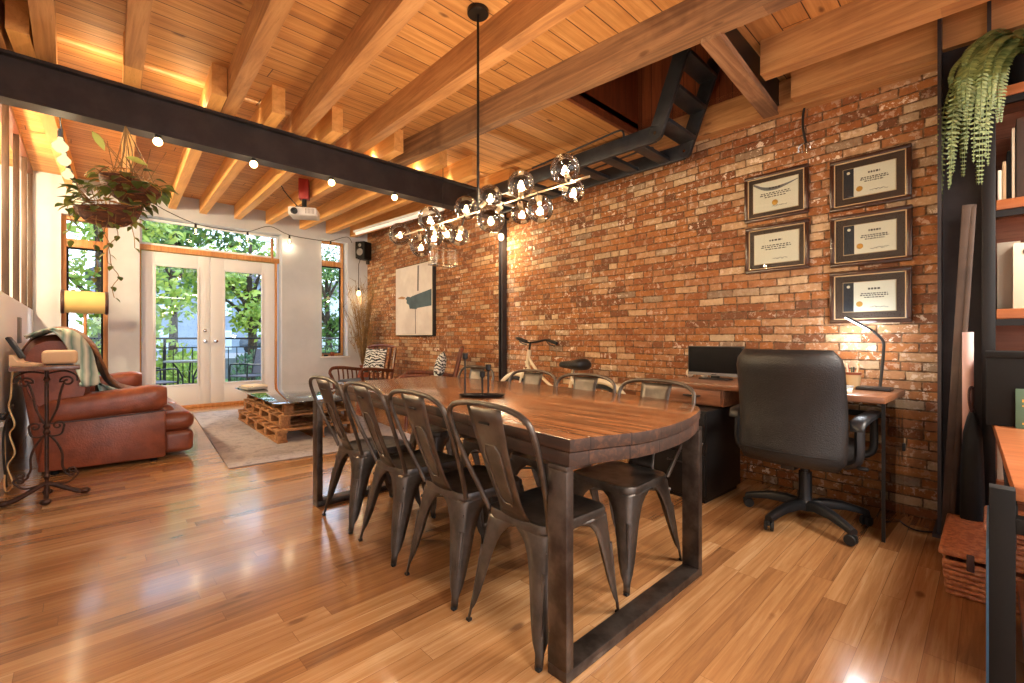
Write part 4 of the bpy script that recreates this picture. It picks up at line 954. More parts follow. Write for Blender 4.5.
t = thing('file_cabinet', 'black metal file cabinet under the desk drawer', 'cabinet', (3.0, 1.50, 0), WALLROT)
b = MB(); b.b2((0, -.21, .03), (.52, .21, .615), .006); b.b2((.02, -.19, 0), (.5, .19, .03)); b.build('body', M['black_metal'], t)
for z0, z1 in ((.05, .32), (.33, .60)):
    b = MB(); b.b2((-.014, -.2, z0), (0, .2, z1), .004); d = b.build('drawer', M['black_metal'], t)
    b = MB(); b.tube([(-.014, -.06, z1 - .06), (-.035, -.055, z1 - .06), (-.035, .055, z1 - .06), (-.014, .06, z1 - .06)], .005, 8); b.build('handle', M['black_plastic'], d)
b = MB(); b.lathe([(0, .008), (.011, .006), (.011, 0), (0, 0)], 14, TR(-.014, -.185, .40, ry=-PI / 2)); b.build('lock', M['chrome'], t)
# monitor
t = thing('computer_monitor', 'black flat computer monitor standing on the desk by the brick wall', 'monitor', (3.56, 1.47, DZ), WALLROT)
b = MB(); b.box((0, 0, .145), (.03, .43, .225), .005); b.build('screen_housing', M['black_plastic'], t)
b = MB(); b.b2((-.017, -.205, .055), (-.0145, .205, .25)); b.build('screen', M['screen_black'], t)
b = MB(); b.b2((-.018, -.215, .028), (-.012, .215, .05), .002); z = b.build('silver_bezel', M['grey_plastic'], t)
b = MB(); b.b2((-.0195, -.02, .036), (-.0178, .02, .043)); b.build('badge', M['chrome'], z)
b = MB(); b.b2((-.05, -.11, 0), (.06, .11, .01), .003); b.b2((-.01, -.03, .01), (.02, .03, .06), .003); b.build('stand', M['black_plastic'], t)
# headphones lying at the end of the desk
t = thing('headphones', 'pair of pale headphones on the desk beside the monitor', 'headphones', (3.60, 1.83 - .2, DZ), R(75))
b = MB(); b.tube([(.07 * math.cos(a * PI / 10), 0, .045 + .075 * math.sin(a * PI / 10)) for a in range(11)], .005, 8, flat=1.6); b.build('headband', M['black_plastic'], t)
for s in (-1, 1): b = MB(); b.lathe([(0, -.012), (.03, -.012), (.036, 0), (.03, .014), (0, .014)], 16, TR(s * .07, 0, .036, ry=PI / 2)); b.build('ear_cup', M['paper'], t)
# desk lamp
L0 = Vector((3.57, .475, DZ)); t = thing('desk_lamp', 'slim black desk lamp with a lit white LED head on the desk corner', 'lamp', L0, 0)
b = MB(); b.box((-.03, .02, .010), (.12, .17, .02), .006); b.build('base', M['black_plastic'], t)
h0, h1, h2 = Vector((.03, -.018, .28)), Vector((.03, .035, .365)), Vector((.03, .18, .463))
b = MB(); b.tube(crom([(.02, -.0, .015), (.028, -.008, .12), (.03, -.016, .24), (.03, -.012, .305), (.03, .035, .365)], 6), .0085, 10); b.build('arm', M['black_plastic'], t)
b = MB(); b.beam(h1, h2, .034, .014, .005); hd = b.build('lamp_head', M['black_plastic'], t)
d_ = (h2 - h1); nrm = Vector((-.25, 0, -1)); b = MB(); b.beam(h1 + d_ * .12 + nrm * .008, h2 - d_ * .02 + nrm * .008, .028, .008); b.build('led_strip', M['led_white'], hd)
# pen cup, papers, wall cable and floor cord
pc = Vector((3.55, .605, DZ)); t = thing('pen_cup', 'patterned pen cup full of pens on the desk', 'pen cup', pc, 0)
b = MB(); b.lathe([(0, 0), (.034, 0), (.04, .05), (.044, .105), (.04, .105), (.036, .05), (.03, .006), (0, .006)], 20); b.build('cup', M['tan_book'], t)
b = MB(); b.lathe([(.0435, .088), (.0455, .090), (.0455, .104), (.0435, .104)], 20); b.build('rim_band', M['terracotta'], t)
rnd = random.Random(2)
for k, m in enumerate(('navy', 'red_book', 'paper', 'green_book', 'paper', 'gold')):
    a = k * 1.05; o = MB().cyl((.014 * math.cos(a), .014 * math.sin(a), .012), (.034 * math.cos(a), .034 * math.sin(a), .135 + .012 * (k % 3)), .0045, 8).build('pen', M[m]); o.location = pc
    tag(o, ('dark blue', 'red', 'white', 'green', 'tall white', 'yellow')[k] + ' pen standing in the pen cup', 'pen', 'pens in the pen cup')
b = MB(); b.b2((-.12, -.085, 0), (.12, .085, .016), .003); o = b.build('notebook', M['paper']); o.location = (3.33, .655, DZ); o.rotation_euler = (0, 0, R(8)); tag(o, 'pale notebook lying on the desk behind the black chair', 'notebook')
b = MB(); b.b2((-.10, -.07, 0), (.10, .07, .01), .002); o = b.build('notebook', M['grey_book']); o.location = (3.35, .66, DZ + .017); o.rotation_euler = (0, 0, R(-6)); tag(o, 'smaller grey notebook on top of the pale notebook', 'notebook')
p = [on_wall(808, 98, .02), on_wall(803.5, 112, .03), on_wall(803, 128, .03), on_wall(806, 143, .02)]
t = thing('loose_wall_cable', 'loose dark cable stub with bare ends hanging from the ceiling on the brick', 'cable', p[0], 0)
b = MB(); b.tube([q - p[0] for q in crom(p, 6)], .008, 8); b.build('cable', M['cable_black'], t)
e = p[-1] - p[0]; b = MB()
for dy, dz_ in ((.045, -.06), (.02, -.07), (-.03, -.05), (-.01, -.075)): b.tube(crom([e, e + Vector((-.02, dy * .8, dz_ * .3)), e + Vector((-.015, dy, dz_))], 4), .004, 5)
b.build('wire_ends', M['chrome'], t)
fp = lambda x, y: on_z(x, y, .006)
q = [on_x(899, 390, 3.68), on_x(902, 420, 3.69), on_x(903, 447, 3.69), on_x(900, 470, 3.69), on_x(893, 497, 3.66), fp(897, 516), fp(905, 525), fp(920, 531), fp(944, 532)]
t = thing('power_cord', 'black lamp cord with inline switch hanging from the desk corner to the floor', 'cord', (0, 0, 0)); t.location = q[-2]
b = MB(); b.tube([v - q[-2] for v in crom(q, 6)], .0045, 6); b.build('cable', M['cable_black'], t)
b = MB(); b.box(q[2] - q[-2], (.022, .026, .05), .006); b.build('inline_switch', M['black_plastic'], t)
# ---------------------------------------------------------------- office chair
t = thing('office_chair', 'black padded office chair on castors with its back to the room, at the desk', 'office chair', (3.16, .77, 0), R(0))
# chair faces local +x after this turn
t.rotation_euler = (0, 0, R(-2))
bp = M['black_plastic']
b = MB(); b.lathe([(0, .075), (.05, .075), (.055, .10), (.045, .13), (.034, .15), (.034, .30), (.025, .30), (.025, .38), (0, .38)], 20); b.build('gas_column', bp, t)
for k in range(5):
    a = R(92 + 72 * k); d = Vector((math.cos(a), math.sin(a), 0)); s = Vector((-d.y, d.x, 0)); secs = []
    for u, zc, w, h in ((.03, .105, .034, .03), (.10, .118, .030, .026), (.20, .112, .026, .022), (.29, .090, .024, .018), (.335, .075, .022, .016)):
        c_ = d * u + Vector((0, 0, zc)); secs.append([c_ + s * w + Vector((0, 0, -h)), c_ + s * w * .9 + Vector((0, 0, h * .4)), c_ + s * w * .4 + Vector((0, 0, h)), c_ - s * w * .4 + Vector((0, 0, h)), c_ - s * w * .9 + Vector((0, 0, h * .4)), c_ - s * w + Vector((0, 0, -h))])
    b = MB(); b.loft(secs); lg = b.build('base_arm', bp, t, 50)
    b = MB(); e = d * .335; tw = Matrix.Translation((e.x, e.y, 0)) @ Euler((0, 0, a + .5)).to_matrix().to_4x4()
    for o_ in (-.016, .016): b.lathe([(0, -.008), (.026, -.008), (.03, 0), (.026, .008), (0, .008)], 16, tw @ TR(-.015, o_, .03, rx=PI / 2))
    b.box((-.005, 0, .048), (.045, .016, .026), .006, M=tw); b.build('castor', M['rubber'], lg)
b = MB(); b.b2((-.14, -.10, .365), (.14, .10, .40), .01); b.tube([(0, -.05, .38), (.0, -.27, .375)], .007, 8); b.box((0, -.28, .373), (.03, .05, .02), .006); b.build('mechanism', bp, t)
b = MB(); b.b2((-.24, -.25, .40), (.26, .25, .50), .045, 5); b.build('seat', M['black_leather'], t, 60)
secs = []; n = 15
for i in range(n):
    s = i / (n - 1); z = .40 + .635 * s; lean = -.335 - .04 * s + .035 * math.sin(PI * min(1, s * 1.15)) ; w = .272 * (1 - .02 * s) * (1 - max(0, (s - .82) / .18) ** 3 * .17) * (1 - max(0, (.12 - s) / .12) ** 2 * .14)
    th = .058 * (1 - max(0, (s - .9) / .1) ** 2 * .75) * (1 - max(0, (.06 - s) / .06) ** 2 * .7) + .004; ring = []
    for j in range(24):
        an = 2 * PI * j / 24; sg = lambda v, p: math.copysign(abs(v) ** p, v)
        yv = w * sg(math.cos(an), .6); ring.append((lean + th * sg(math.sin(an), .75) + .05 * (yv / .265) ** 2, yv, z))
    secs.append(ring)
b = MB(); b.loft(secs); bk = b.build('backrest', M['black_leather'], t, 70)
b = MB(); b.tube([(-.37 + .05 * (y / .265) ** 2 - .018, y, .475 + .0 * y) for y in [-.24 + .04 * k for k in range(13)]], .004, 6); b.build('seam', M['rubber'], bk)
b = MB(); b.beam((-.30, 0, .37), (-.31, 0, .5), .07, .02, .004, up=(1, 0, 0)); b.beam((-.31, 0, .38), (.0, 0, .375), .07, .02, .004); b.build('back_bracket', bp, t)
for s in (-1, 1):
    y = s * .305
    b = MB(); b.tube(crom([(-.20, s * .24, .42), (-.21, s * .30, .46), (-.205, y, .60), (-.185, y, .655)], 5), .022, 8, flat=1.5); a_ = b.build('arm_post', bp, t, 60)
    b = MB(); b.tube(crom([(.10, s * .24, .42), (.12, s * .30, .46), (.13, y, .58), (.11, y, .655)], 5), .02, 8, flat=1.3); b.build('arm_post', bp, t, 60)
    b = MB(); b.loft([[(x, y + dy * w, z + dz_) for dy, dz_ in ((-1, -.012), (-1, .006), (-.6, .014), (.6, .014), (1, .006), (1, -.012))] for x, z, w in ((-.27, .630, .028), (-.24, .660, .036), (-.1, .672, .038), (.1, .672, .036), (.17, .668, .03))]); b.build('arm_pad', bp, a_, 60)
# ---------------------------------------------------------------- framed certificates
def certificate(label, x0, x1, yt, yb, seal, band, swoosh=False):
    P0, P1 = on_wall(x0, 250), on_wall(x1, 250); yc = (P0.y + P1.y) / 2; W = abs(P0.y - P1.y)
    zt = (on_wall(x0, yt[0]).z + on_wall(x1, yt[1]).z) / 2; zb = (on_wall(x0, yb[0]).z + on_wall(x1, yb[1]).z) / 2
    t = thing('framed_certificate', label, 'certificate', (wallx(yc), yc, (zt + zb) / 2), WALLROT, 'framed certificates on the brick wall')
    hw, hh = W / 2, (zt - zb) / 2; fw = .026
    b = MB(); 
    for y0, y1, z0, z1 in ((-hw, hw, hh - fw, hh), (-hw, hw, -hh, -hh + fw), (-hw, -hw + fw, -hh + fw, hh - fw), (hw - fw, hw, -hh + fw, hh - fw)): b.b2((-.028, y0, z0), (-.002, y1, z1), .006)
    b.build('frame', M['frame_wood'], t)
    b = MB(); i_ = fw
    for y0, y1, z0, z1 in ((-hw + i_, hw - i_, hh - i_ - .006, hh - i_), (-hw + i_, hw - i_, -hh + i_, -hh + i_ + .006), (-hw + i_, -hw + i_ + .006, -hh + i_, hh - i_), (hw - i_ - .006, hw - i_, -hh + i_, hh - i_)): b.b2((-.024, y0, z0), (-.012, y1, z1), .001)
    b.build('fillet', M['tan_book'], t)
    b = MB(); b.b2((-.014, -hw + fw, -hh + fw), (-.008, hw - fw, hh - fw)); b.build('mount_board', M['mat_brown'], t)
    m_ = .052 if band else .04; pw, ph = hw - fw - m_, hh - fw - m_
    b = MB(); b.b2((-.017, -pw - .004, -ph - .004), (-.0142, pw + .004, ph + .004)); b.build('mount_edge', M['tan_book'], t)
    b = MB(); b.b2((-.020, -pw, -ph), (-.0172, pw, ph)); pp = b.build('document', M['paper'], t)
    # seen from the room +y is to the viewer's left
    xl = pw - (pw * 2 * .21 if band else 0)
    if band:
        b = MB(); b.b2((-.0212, xl, -ph), (-.0200, pw, ph)); b.build('dark_band', M['navy'], pp)
        b = MB(); b.sphere((-.0215, (xl + pw) / 2, ph * .72), ph * .1, 10, sq=(.1, 1, 1)); b.build('crest', M['paper'], pp)
    rnd = random.Random(int(x0 * 7 + yt[0]))
    lines = ((.52, .34, .006), (.20, .75, .0035), (.08, .80, .0035), (-.06, .55, .0035))
    cy_ = (xl - pw) / 2; b = MB(); n_ = 0
    for zf, wf, hgt in lines:
        x = -wf
        while x < wf:
            w_ = rnd.uniform(.06, .16); e = min(x + w_, wf); half = (xl + pw) / 2 * .85
            b.b2((-.0206, cy_ - e * half, ph * zf - hgt), (-.0200, cy_ - x * half, ph * zf + hgt)); x += w_ + .05
    if not band or True:
        for yf in (-.75, -.45, -.15): b.tube([(-.0204, cy_ + yf * pw * .7 + k * .006, -ph * .72 + rnd.uniform(-.006, .006)) for k in range(7)], .0012, 4)
    b.build('printed_lines', M['ink'], pp)
    if swoosh:
        pts = [(pw, ph * .9), (pw * .5, ph * .45), (0, ph * .35), (-pw * .5, ph * .5), (-pw, ph * .75)]
        up2 = crom([(p[0], p[1], 0) for p in pts], 4)
        b = MB(); b.loft([[(-.0206, p.x, p.y), (-.0206, p.x, p.y + .014 + .012 * math.sin(i * .25))] for i, p in enumerate(up2)], caps=False, closed=False); b.build('swoosh', M['grey_plastic'], pp)
    if seal:
        b = MB(); b.lathe([(0, .0015), (ph * .17, .0015), (ph * .19, 0)], 20, TR(-.0202, xl - ph * .32 if band else 0, -ph * .5, ry=-PI / 2)); b.build('gold_seal', M['gold'], pp)
    b = MB(); b.b2((-.0232, -hw + fw, -hh + fw), (-.0226, hw - fw, hh - fw)); b.build('glazing', M['pane'], t)
certificate('framed certificate with a grey swoosh, above the other small frame', 745.5, 809.5, (178, 165), (222.5, 215), True, False, True)
certificate('small plain framed certificate below the one with the swoosh', 746.5, 810, (229, 219), (273, 270), False, False)
certificate('framed certificate with dark band, topmost of the stack of three', 830.5, 912.5, (161, 146), (211, 202), True, True)
certificate('framed certificate with dark band, middle of the stack of three', 831, 913, (217, 206), (267, 262), True, True)
certificate('framed certificate with dark band, lowest of the stack, behind the lit lamp', 830.5, 912.5, (273.5, 266), (324.5, 321.5), True, True)
# ---------------------------------------------------------------- bicycle
t = thing('bicycle', 'cream step-through bicycle leaning along the brick wall behind the table', 'bicycle', (3.56, 3.06, 0), R(-3))
t.rotation_euler = (0, R(3), R(-3))
cm = M['cream_paint']
def wheel(y):
    b = MB(); b.tube([(0, y + .31 * math.cos(a * PI / 24), .335 + .31 * math.sin(a * PI / 24)) for a in range(48)], .024, 8, closed=True); w = b.build('wheel', M['rubber'], t, 60)
    b = MB(); b.tube([(0, y + .288 * math.cos(a * PI / 24), .335 + .288 * math.sin(a * PI / 24)) for a in range(48)], .011, 6, closed=True); b.build('rim', M['chrome'], w)
    b = MB()
    for k in range(18):
        a = k * PI / 9; b.tube([((-1) ** k * .02, y + .02 * math.cos(a + .6), .335 + .02 * math.sin(a + .6)), (0, y + .285 * math.cos(a), .335 + .285 * math.sin(a))], .0012, 4)
    b.tube([(-.045, y, .335), (.045, y, .335)], .016, 10); b.build('spokes', M['chrome'], w)
    b = MB(); b.tube([(0, y + .355 * math.cos(R(a)), .335 + .355 * math.sin(R(a))) for a in range(15, 175, 8)], .03, 8); b.build('mudguard', cm, t, 60)
wheel(-.52); wheel(.68)
b = MB(); b.tube(crom([(0, .54, .84), (0, .38, .62), (0, .15, .40), (0, -.06, .29)], 5), .018, 10); b.tube(crom([(0, .52, .90), (0, .31, .70), (0, .06, .56), (0, -.12, .50)], 5), .016, 10)
b.tube([(0, -.06, .29), (0, -.17, .78)], .017, 10); b.tube([(0, .52, .78), (0, .495, .97)], .022, 10)
for s in (-1, 1): b.tube([(s * .03, -.07, .29), (s * .05, -.52, .335)], .009, 8); b.tube([(s * .015, -.155, .68), (s * .05, -.52, .335)], .008, 8)
b.build('frame', cm, t, 60)
b = MB()
for s in (-1, 1): b.tube(crom([(s * .02, .54, .76), (s * .05, .56, .66), (s * .05, .62, .45), (s * .05, .68, .335)], 4), .011, 8)
b.build('fork', cm, t, 60)
b = MB(); b.tube([(0, .495, .97), (0, .48, 1.06)], .012, 8); b.tube(crom([(-.27, .32, 1.06), (-.26, .42, 1.09), (-.10, .505, 1.06), (0, .505, 1.05), (.10, .505, 1.06), (.19, .42, 1.09), (.19, .32, 1.06)], 5), .012, 8); hb = b.build('handlebar', M['black_metal'], t, 60)
for s in (-.262, .192): b = MB(); b.tube([(s, .26, 1.05), (s, .39, 1.085)], .018, 10); b.build('grip', M['rubber'], hb); 
for s in (-.24, .18): b = MB(); b.tube(crom([(s, .41, 1.08), (s, .37, 1.04), (s, .28, 1.02)], 4), .006, 6); b.build('brake_lever', M['black_metal'], hb)
b = MB(); b.tube([(0, -.165, .70), (0, -.185, .80)], .013, 8); b.build('seat_post', M['chrome'], t)
secs = []
for y, w, z, h in ((-.33, .075, .835, .04), (-.31, .11, .835, .062), (-.25, .115, .83, .065), (-.18, .085, .825, .055), (-.08, .045, .825, .042), (.0, .033, .825, .034), (.015, .016, .825, .018)):
    secs.append([(w * math.cos(a * PI / 8), y, z + h * math.sin(a * PI / 8) * (1 if a < 8 else .8)) for a in range(16)])
b = MB(); b.loft(secs); b.build('saddle', M['black_leather'], t, 60)
b = MB(); b.lathe([(.075, -.003), (.085, -.003), (.085, .003), (.075, .003)], 24, TR(.05, -.06, .29, ry=PI / 2)); b.tube([(.055, -.06, .29), (.06, .05, .17)], .009, 8); b.box((.10, .05, .17), (.09, .06, .02), .004); b.build('crank', M['chrome'], t)
b = MB(); b.tube([(-.03, -.05, .28), (-.13, .0, .02)], .008, 8); b.build('kickstand', M['chrome'], t)
# ---------------------------------------------------------------- roof ladder
X1, X2, ZL = 3.13, 3.60, 2.63
lm_ = M['duct_black']
t = thing('roof_ladder', 'black steel folding ladder hanging level under the joists and rising into the roof hatch', 'ladder', (X1, 3.9, ZL), 0)
def LP(x, y, z): return (x - X1, y - 3.9, z - ZL)
for X in (X1, X2):
    b = MB(); b.b2(LP(X - .016, 1.73, ZL - .062), LP(X + .016, 4.0, ZL + .062), .003); b.lathe([(0, -.018), (.055, -.018), (.055, .018), (0, .018)], 18, Matrix.Translation(LP(X, 1.73, ZL)) @ Euler((0, PI / 2, 0)).to_matrix().to_4x4()); rl = b.build('rail', lm_, t)
    b = MB(); b.beam(LP(X, 1.73, ZL), LP(X, 1.48, 3.28), .11, .032, .003, up=(1, 0, 0)); b.build('upper_rail', lm_, t)
    b = MB(); b.lathe([(0, -.021), (.012, -.021), (.012, .021), (0, .021)], 12, Matrix.Translation(LP(X, 1.73, ZL)) @ Euler((0, PI / 2, 0)).to_matrix().to_4x4()); b.build('bolt', M['chrome'], rl)
    b = MB(); b.tube(crom([LP(X - .02, 3.0, ZL + .08), LP(X - .02, 2.3, ZL + .11), LP(X - .02, 2.05, ZL + .12), LP(X - .02, 2.0, ZL + .09), LP(X - .02, 2.0, ZL + .03)], 4), .008, 8); b.build('grab_rail', lm_, t)
for k in range(7): b = MB(); b.b2(LP(X1 + .016, 1.85 + .3 * k, ZL - .05), LP(X2 - .016, 1.95 + .3 * k, ZL - .02), .003); b.build('tread', lm_, t)
for f in (.12, .45, .78): b = MB(); y, z = 1.73 - .25 * f, ZL + .65 * f; b.b2(LP(X1 + .016, y - .07, z - .015), LP(X2 - .016, y + .07, z + .015), .003); b.build('tread', lm_, t)
# ---------------------------------------------------------------- steel and wood shelving by the column
SX0, SX1, SY0, SY1 = 3.40, 3.70, .035, -1.25
bm_ = M['black_metal']
t = thing('bookshelf', 'tall bookshelf of black steel posts and orange wooden shelves beside the steel column', 'bookshelf', (SX0, SY0, 0), 0)
def SP(x, y, z): return (x - SX0, y - SY0, z)
for x in (SX0, SX1 - .05):
    for y in (SY0 - .05, SY1): b = MB(); b.b2(SP(x, y, 0), SP(x + .05, y + .05, 2.44), .002); b.build('post', bm_, t)
for z in (2.327, 1.755, 1.198, .32):
    b = MB(); b.b2(SP(SX0 + .002, SY1 + .05, z), SP(SX1, SY0 - .052, z + .05), .003); s = b.build('shelf', M['shelf_wood'], t)
    b = MB(); b.b2(SP(SX0 + .01, SY1 + .05, z - .035), SP(SX0 + .035, SY0 - .05, z - .001)); b.build('rail', bm_, s)
b = MB(); b.b2(SP(SX1 - .012, SY1 + .05, .1), SP(SX1, SY0 - .05, 2.44)); b.build('back_panel', M['back_wood'], t)
def book(label, x0, x1, y0, y1, z0, h, m, name='book', grp='books on the steel shelves'):
    b = MB(); D, T_ = x1 - x0, abs(y1 - y0); b.b2((0, -T_, 0), (D, 0, h), .002); o = thing(name, label, 'book', (x0, max(y0, y1), z0), 0, grp)
    cov = b.build('cover', M[m], o); b = MB(); b.b2((.004, -T_ + .003, h), (D, -.003, h + .0015)); b.build('pages', M['paper'], o); return o
zt = 1.805
book('thin cream book standing at the post end of the upper shelf', 3.44, 3.58, -.022, -.036, zt, .16, 'paper')
book('thin tan book next to the cream one on the upper shelf', 3.44, 3.60, -.038, -.052, zt, .2, 'tan_book')
book('slim black book on the upper shelf', 3.44, 3.60, -.054, -.068, zt, .25, 'black_matte')
book('tall narrow pale book beside the large dark binder', 3.43, 3.60, -.071, -.082, zt, .36, 'paper')
b = MB(); b.b2((0, -.30, 0), (.2, 0, .40), .004); o = b.build('storage_binder', M['dark_book']); o.location = (3.42, -.086, zt + .0); tag(o, 'large dark brown binder box on the upper shelf', 'binder')
zt = 1.248
b = MB(); b.b2((0, -.085, 0), (.012, 0, .36), .002); o = b.build('white_board', M['paper']); o.location = (3.56, -.02, zt); tag(o, 'plain white board standing at the back of the middle shelf', 'board')
o = book('white hardback with dark lettering standing on the middle shelf', 3.43, 3.60, -.075, -.42, zt, .33, 'paper')
o.rotation_euler = (0, 0, 0)
cu = bpy.data.curves.new('lettering', 'FONT'); cu.body = 'CO'; cu.size = .06; cu.extrude = .0008; cu.materials.append(M['ink']); f0 = bpy.data.objects.new('tmp_text', cu); COL.objects.link(f0); bpy.context.view_layer.update(); me_ = bpy.data.meshes.new_from_object(f0.evaluated_get(bpy.context.evaluated_depsgraph_get())); bpy.data.objects.remove(f0); f = bpy.data.objects.new('lettering', me_); COL.objects.link(f); f.parent = o; f.rotation_euler = (PI / 2, 0, -PI / 2); f.location = (-.0012, -.03, .265)
b = MB(); [b.tube(crom(p, 4), .003, 5) for p in ([(-.002, -.10, .25), (-.002, -.10, .21), (-.002, -.085, .205)], [(-.002, -.125, .25), (-.002, -.125, .2)])]; b.build('red_marks', M['red_book'], o)
b = MB(); b.lathe([(0, .001), (.05, .001), (.05, 0)], 20, TR(-.0005, -.10, .11, ry=-PI / 2)); b.build('round_emblem', M['ink'], o)
# peninsula work table
t = thing('work_table', 'orange wooden work table on a black steel frame projecting from the shelves', 'table', (1.86, -.03, 0), 0)
b = MB(); b.prism([(0.0, -.012), (1.52, .03), (1.52, -.85), (0, -.85)], .04, TR(0, 0, .652), .005); b.build('tabletop', M['shelf_wood'], t)
b = MB(); b.b2((-.045, -.015, 0), (.005, .035, .69), .002); b.build('leg', M['black_matte'], t)
b = MB(); b.b2((-.045, -.85, 0), (.005, -.80, .65), .002); b.build('leg', M['black_matte'], t)
b = MB(); b.b2((-.045, -.80, .575), (.005, -.015, .615), .002); b.build('cross_rail', M['black_matte'], t)
b = MB(); b.b2((.005, -.02, .60), (1.52, .0, .64), .002); b.build('side_rail', M['black_matte'], t)
b = MB(); b.b2((.02, -.8, .10), (1.0, -.04, .14), .003); b.build('lower_shelf', M['shelf_wood'], t)
b = MB(); b.b2((.02, -.8, .48), (.03, -.06, .56), .002); b.build('pale_panel', M['tan_book'], t)
t = thing('storage_box', 'matte black storage box at the shelf end of the work table', 'box', (3.10, .018, .692), 0)
b = MB(); b.b2((0, -.42, 0), (.26, 0, .315), .004); b.build('body', M['black_matte'], t); b = MB(); b.b2((-.004, -.424, .315), (.264, .004, .345), .004); b.build('lid', M['black_matte'], t)
t = thing('book', 'green hardback with gold lettering leaning against the black storage box', 'book', (3.06, -.075, .692), R(-4)); t.rotation_euler = (0, R(7), 0)
b = MB(); b.b2((0, -.15, 0), (.022, 0, .18), .002); b.build('cover', M['green_book'], t)
b = MB(); [b.b2((-.001, -.14, z), (0, -.02, z + h)) for z, h in ((.12, .012), (.10, .006), (.02, .008))]; b.build('gold_lettering', M['gold'], t)
book('red hardback upright on the low shelf', 3.44, 3.60, -.075, -.115, .37, .23, 'red_book')
book('white folder upright beside the red hardback on the low shelf', 3.44, 3.62, -.02, -.07, .37, .25, 'paper')
# roll, bag, leaning boards by the column
o = MB().cyl((0, 0, 0), (.03, 0, 1.13), .022, 16).build('poster_roll', M['pink_paper']); o.location = (3.345, .085, 0); tag(o, 'pale pink poster roll standing between the column and the shelves', 'roll')
t = thing('tote_bag', 'slumped black bag standing between the column and the work table', 'bag', (3.26, .066, 0), 0)
secs = []
for z, w, d, lean in ((0, .08, .04, 0), (.03, .085, .045, 0), (.3, .085, .045, .0), (.5, .08, .04, .0), (.62, .075, .035, .0), (.7, .07, .02, .0), (.73, .065, .01, .0)):
    sg = lambda v, p: math.copysign(abs(v) ** p, v)
    secs.append([(lean + w * sg(math.cos(a * PI / 12), .45), d * sg(math.sin(a * PI / 12), .6), z) for a in range(24)])
b = MB(); b.loft(secs); b.build('body', M['black_matte'], t, 60)
b = MB(); b.tube(crom([(-.03, 0, .72), (-.05, .01, .78), (-.04, .01, .84), (.0, 0, .85), (.02, 0, .78), (.03, 0, .72)], 5), .006, 6); b.build('strap', M['leather_dark'], t)
for i, (xt, xb, w, lab) in enumerate(((968, 951, .045, 'wide dark plank leaning against the steel column'), (974, 955, .02, 'thin dark batten leaning beside the wide plank at the steel column'))):
    p = on_z(xb, 521, 0); q = on_x(xt, 205, 3.415); p = Vector((3.36 - .02 * i, p.y * 3.36 / p.x if 0 else p.y, 0)); p.z = .006
    b = MB(); b.beam((0, 0, 0), q - p, w, .02, .002, up=(1, 0, 0)); o = b.build('plank' if i == 0 else 'batten', M['dark_plank']); o.location = p; tag(o, lab, 'plank')
# wicker baskets
def basket(label, loc, dx, dy, h, rz=0):
    t = thing('wicker_basket', label, 'basket', loc, rz, 'wicker baskets under the work table'); m = M['wicker']
    b = MB(); n = int(h / .022)
    for k in range(n):
        z = .012 + k * .022; f = .93 + .07 * k / n; amp = .004
        pts = []
        for (ax, ay), (bx, by) in (((-1, -1), (1, -1)), ((1, -1), (1, 1)), ((1, 1), (-1, 1)), ((-1, 1), (-1, -1))):
            for j in range(12):
                s = j / 12; q = (((-1) ** (j + k)) * amp); x, y = (ax + (bx - ax) * s) * dx / 2 * f, (ay + (by - ay) * s) * dy / 2 * f
                if ax == bx: x += q
                else: y += q
                pts.append((x, y, z))
        b.tube(pts, .0105, 6, closed=True)
    b.b2((-dx / 2 * .9, -dy / 2 * .9, .002), (dx / 2 * .9, dy / 2 * .9, .012)); b.build('woven_body', m, t, 60)
    b = MB(); nl = int(dx / .02)
    for k in range(nl): x = -dx / 2 + dx * (k + .5) / nl; b.tube([(x, -dy / 2 - .01, h + .012), (x, -dy / 4, h + .02), (x, dy / 4, h + .02), (x, dy / 2 + .01, h + .012)], .0105, 6)
    b.tube([(-dx / 2 - .008, -dy / 2 - .008, h + .012), (dx / 2 + .008, -dy / 2 - .008, h + .012), (dx / 2 + .008, dy / 2 + .008, h + .012), (-dx / 2 - .008, dy / 2 + .008, h + .012)], .013, 8, closed=True); b.build('lid', m, t, 60)
    for y in (-dy * .25, dy * .25): MB().box((-dx / 2 - .014, y, h - .01), (.012, .024, .07), .004).build('leather_strap', M['leather_dark'], t)
basket('low wicker basket with a flat lid on the floor by the work table leg', (2.96, -.02, 0), .54, .32, .175)
basket('smaller wicker basket stacked on the low wicker basket', (2.80, -.115, .21), .32, .24, .11)
o = MB().b2((2.06, -.004, .008), (2.60, .012, .44), .002).build('blue_folder', M['blue_board']); tag(o, 'blue board standing upright along the work table side', 'board')
# ---------------------------------------------------------------- balcony and garden beyond the doors
o = MB().b2((-6, 8.8, -.16), (9, 10.6, -.04), .004).build('balcony_floor', M['deck_grey']); structure(o, 'pale balcony decking outside the garden doors')
o = MB().b2((-60, 10.7, -.7), (60, 90, -.6)).build('ground', M['lawn']); structure(o, 'green ground beyond the balcony')
o = MB().b2((-60, 22, -.62), (60, 30, .25)).build('road_bank', M['asphalt']); structure(o, 'raised grey street beyond the trees')
t = thing('balcony_railing', 'black metal balcony railing with thin upright bars', 'railing', (1.5, 10.4, -.04), 0)
RX0, RX1 = -5.5, 5.0
MB().b2((RX0, -.02, 1.115), (RX1, .02, 1.15), .004).build('top_rail', M['black_metal'], t)
MB().b2((RX0, -.012, .95), (RX1, .012, .97)).build('middle_rail', M['black_metal'], t)
MB().b2((RX0, -.012, .08), (RX1, .012, .10)).build('lower_rail', M['black_metal'], t)
for k in range(7): MB().b2((RX0 + k * 1.7, -.02, 0), (RX0 + k * 1.7 + .04, .02, 1.115)).build('post', M['black_metal'], t)
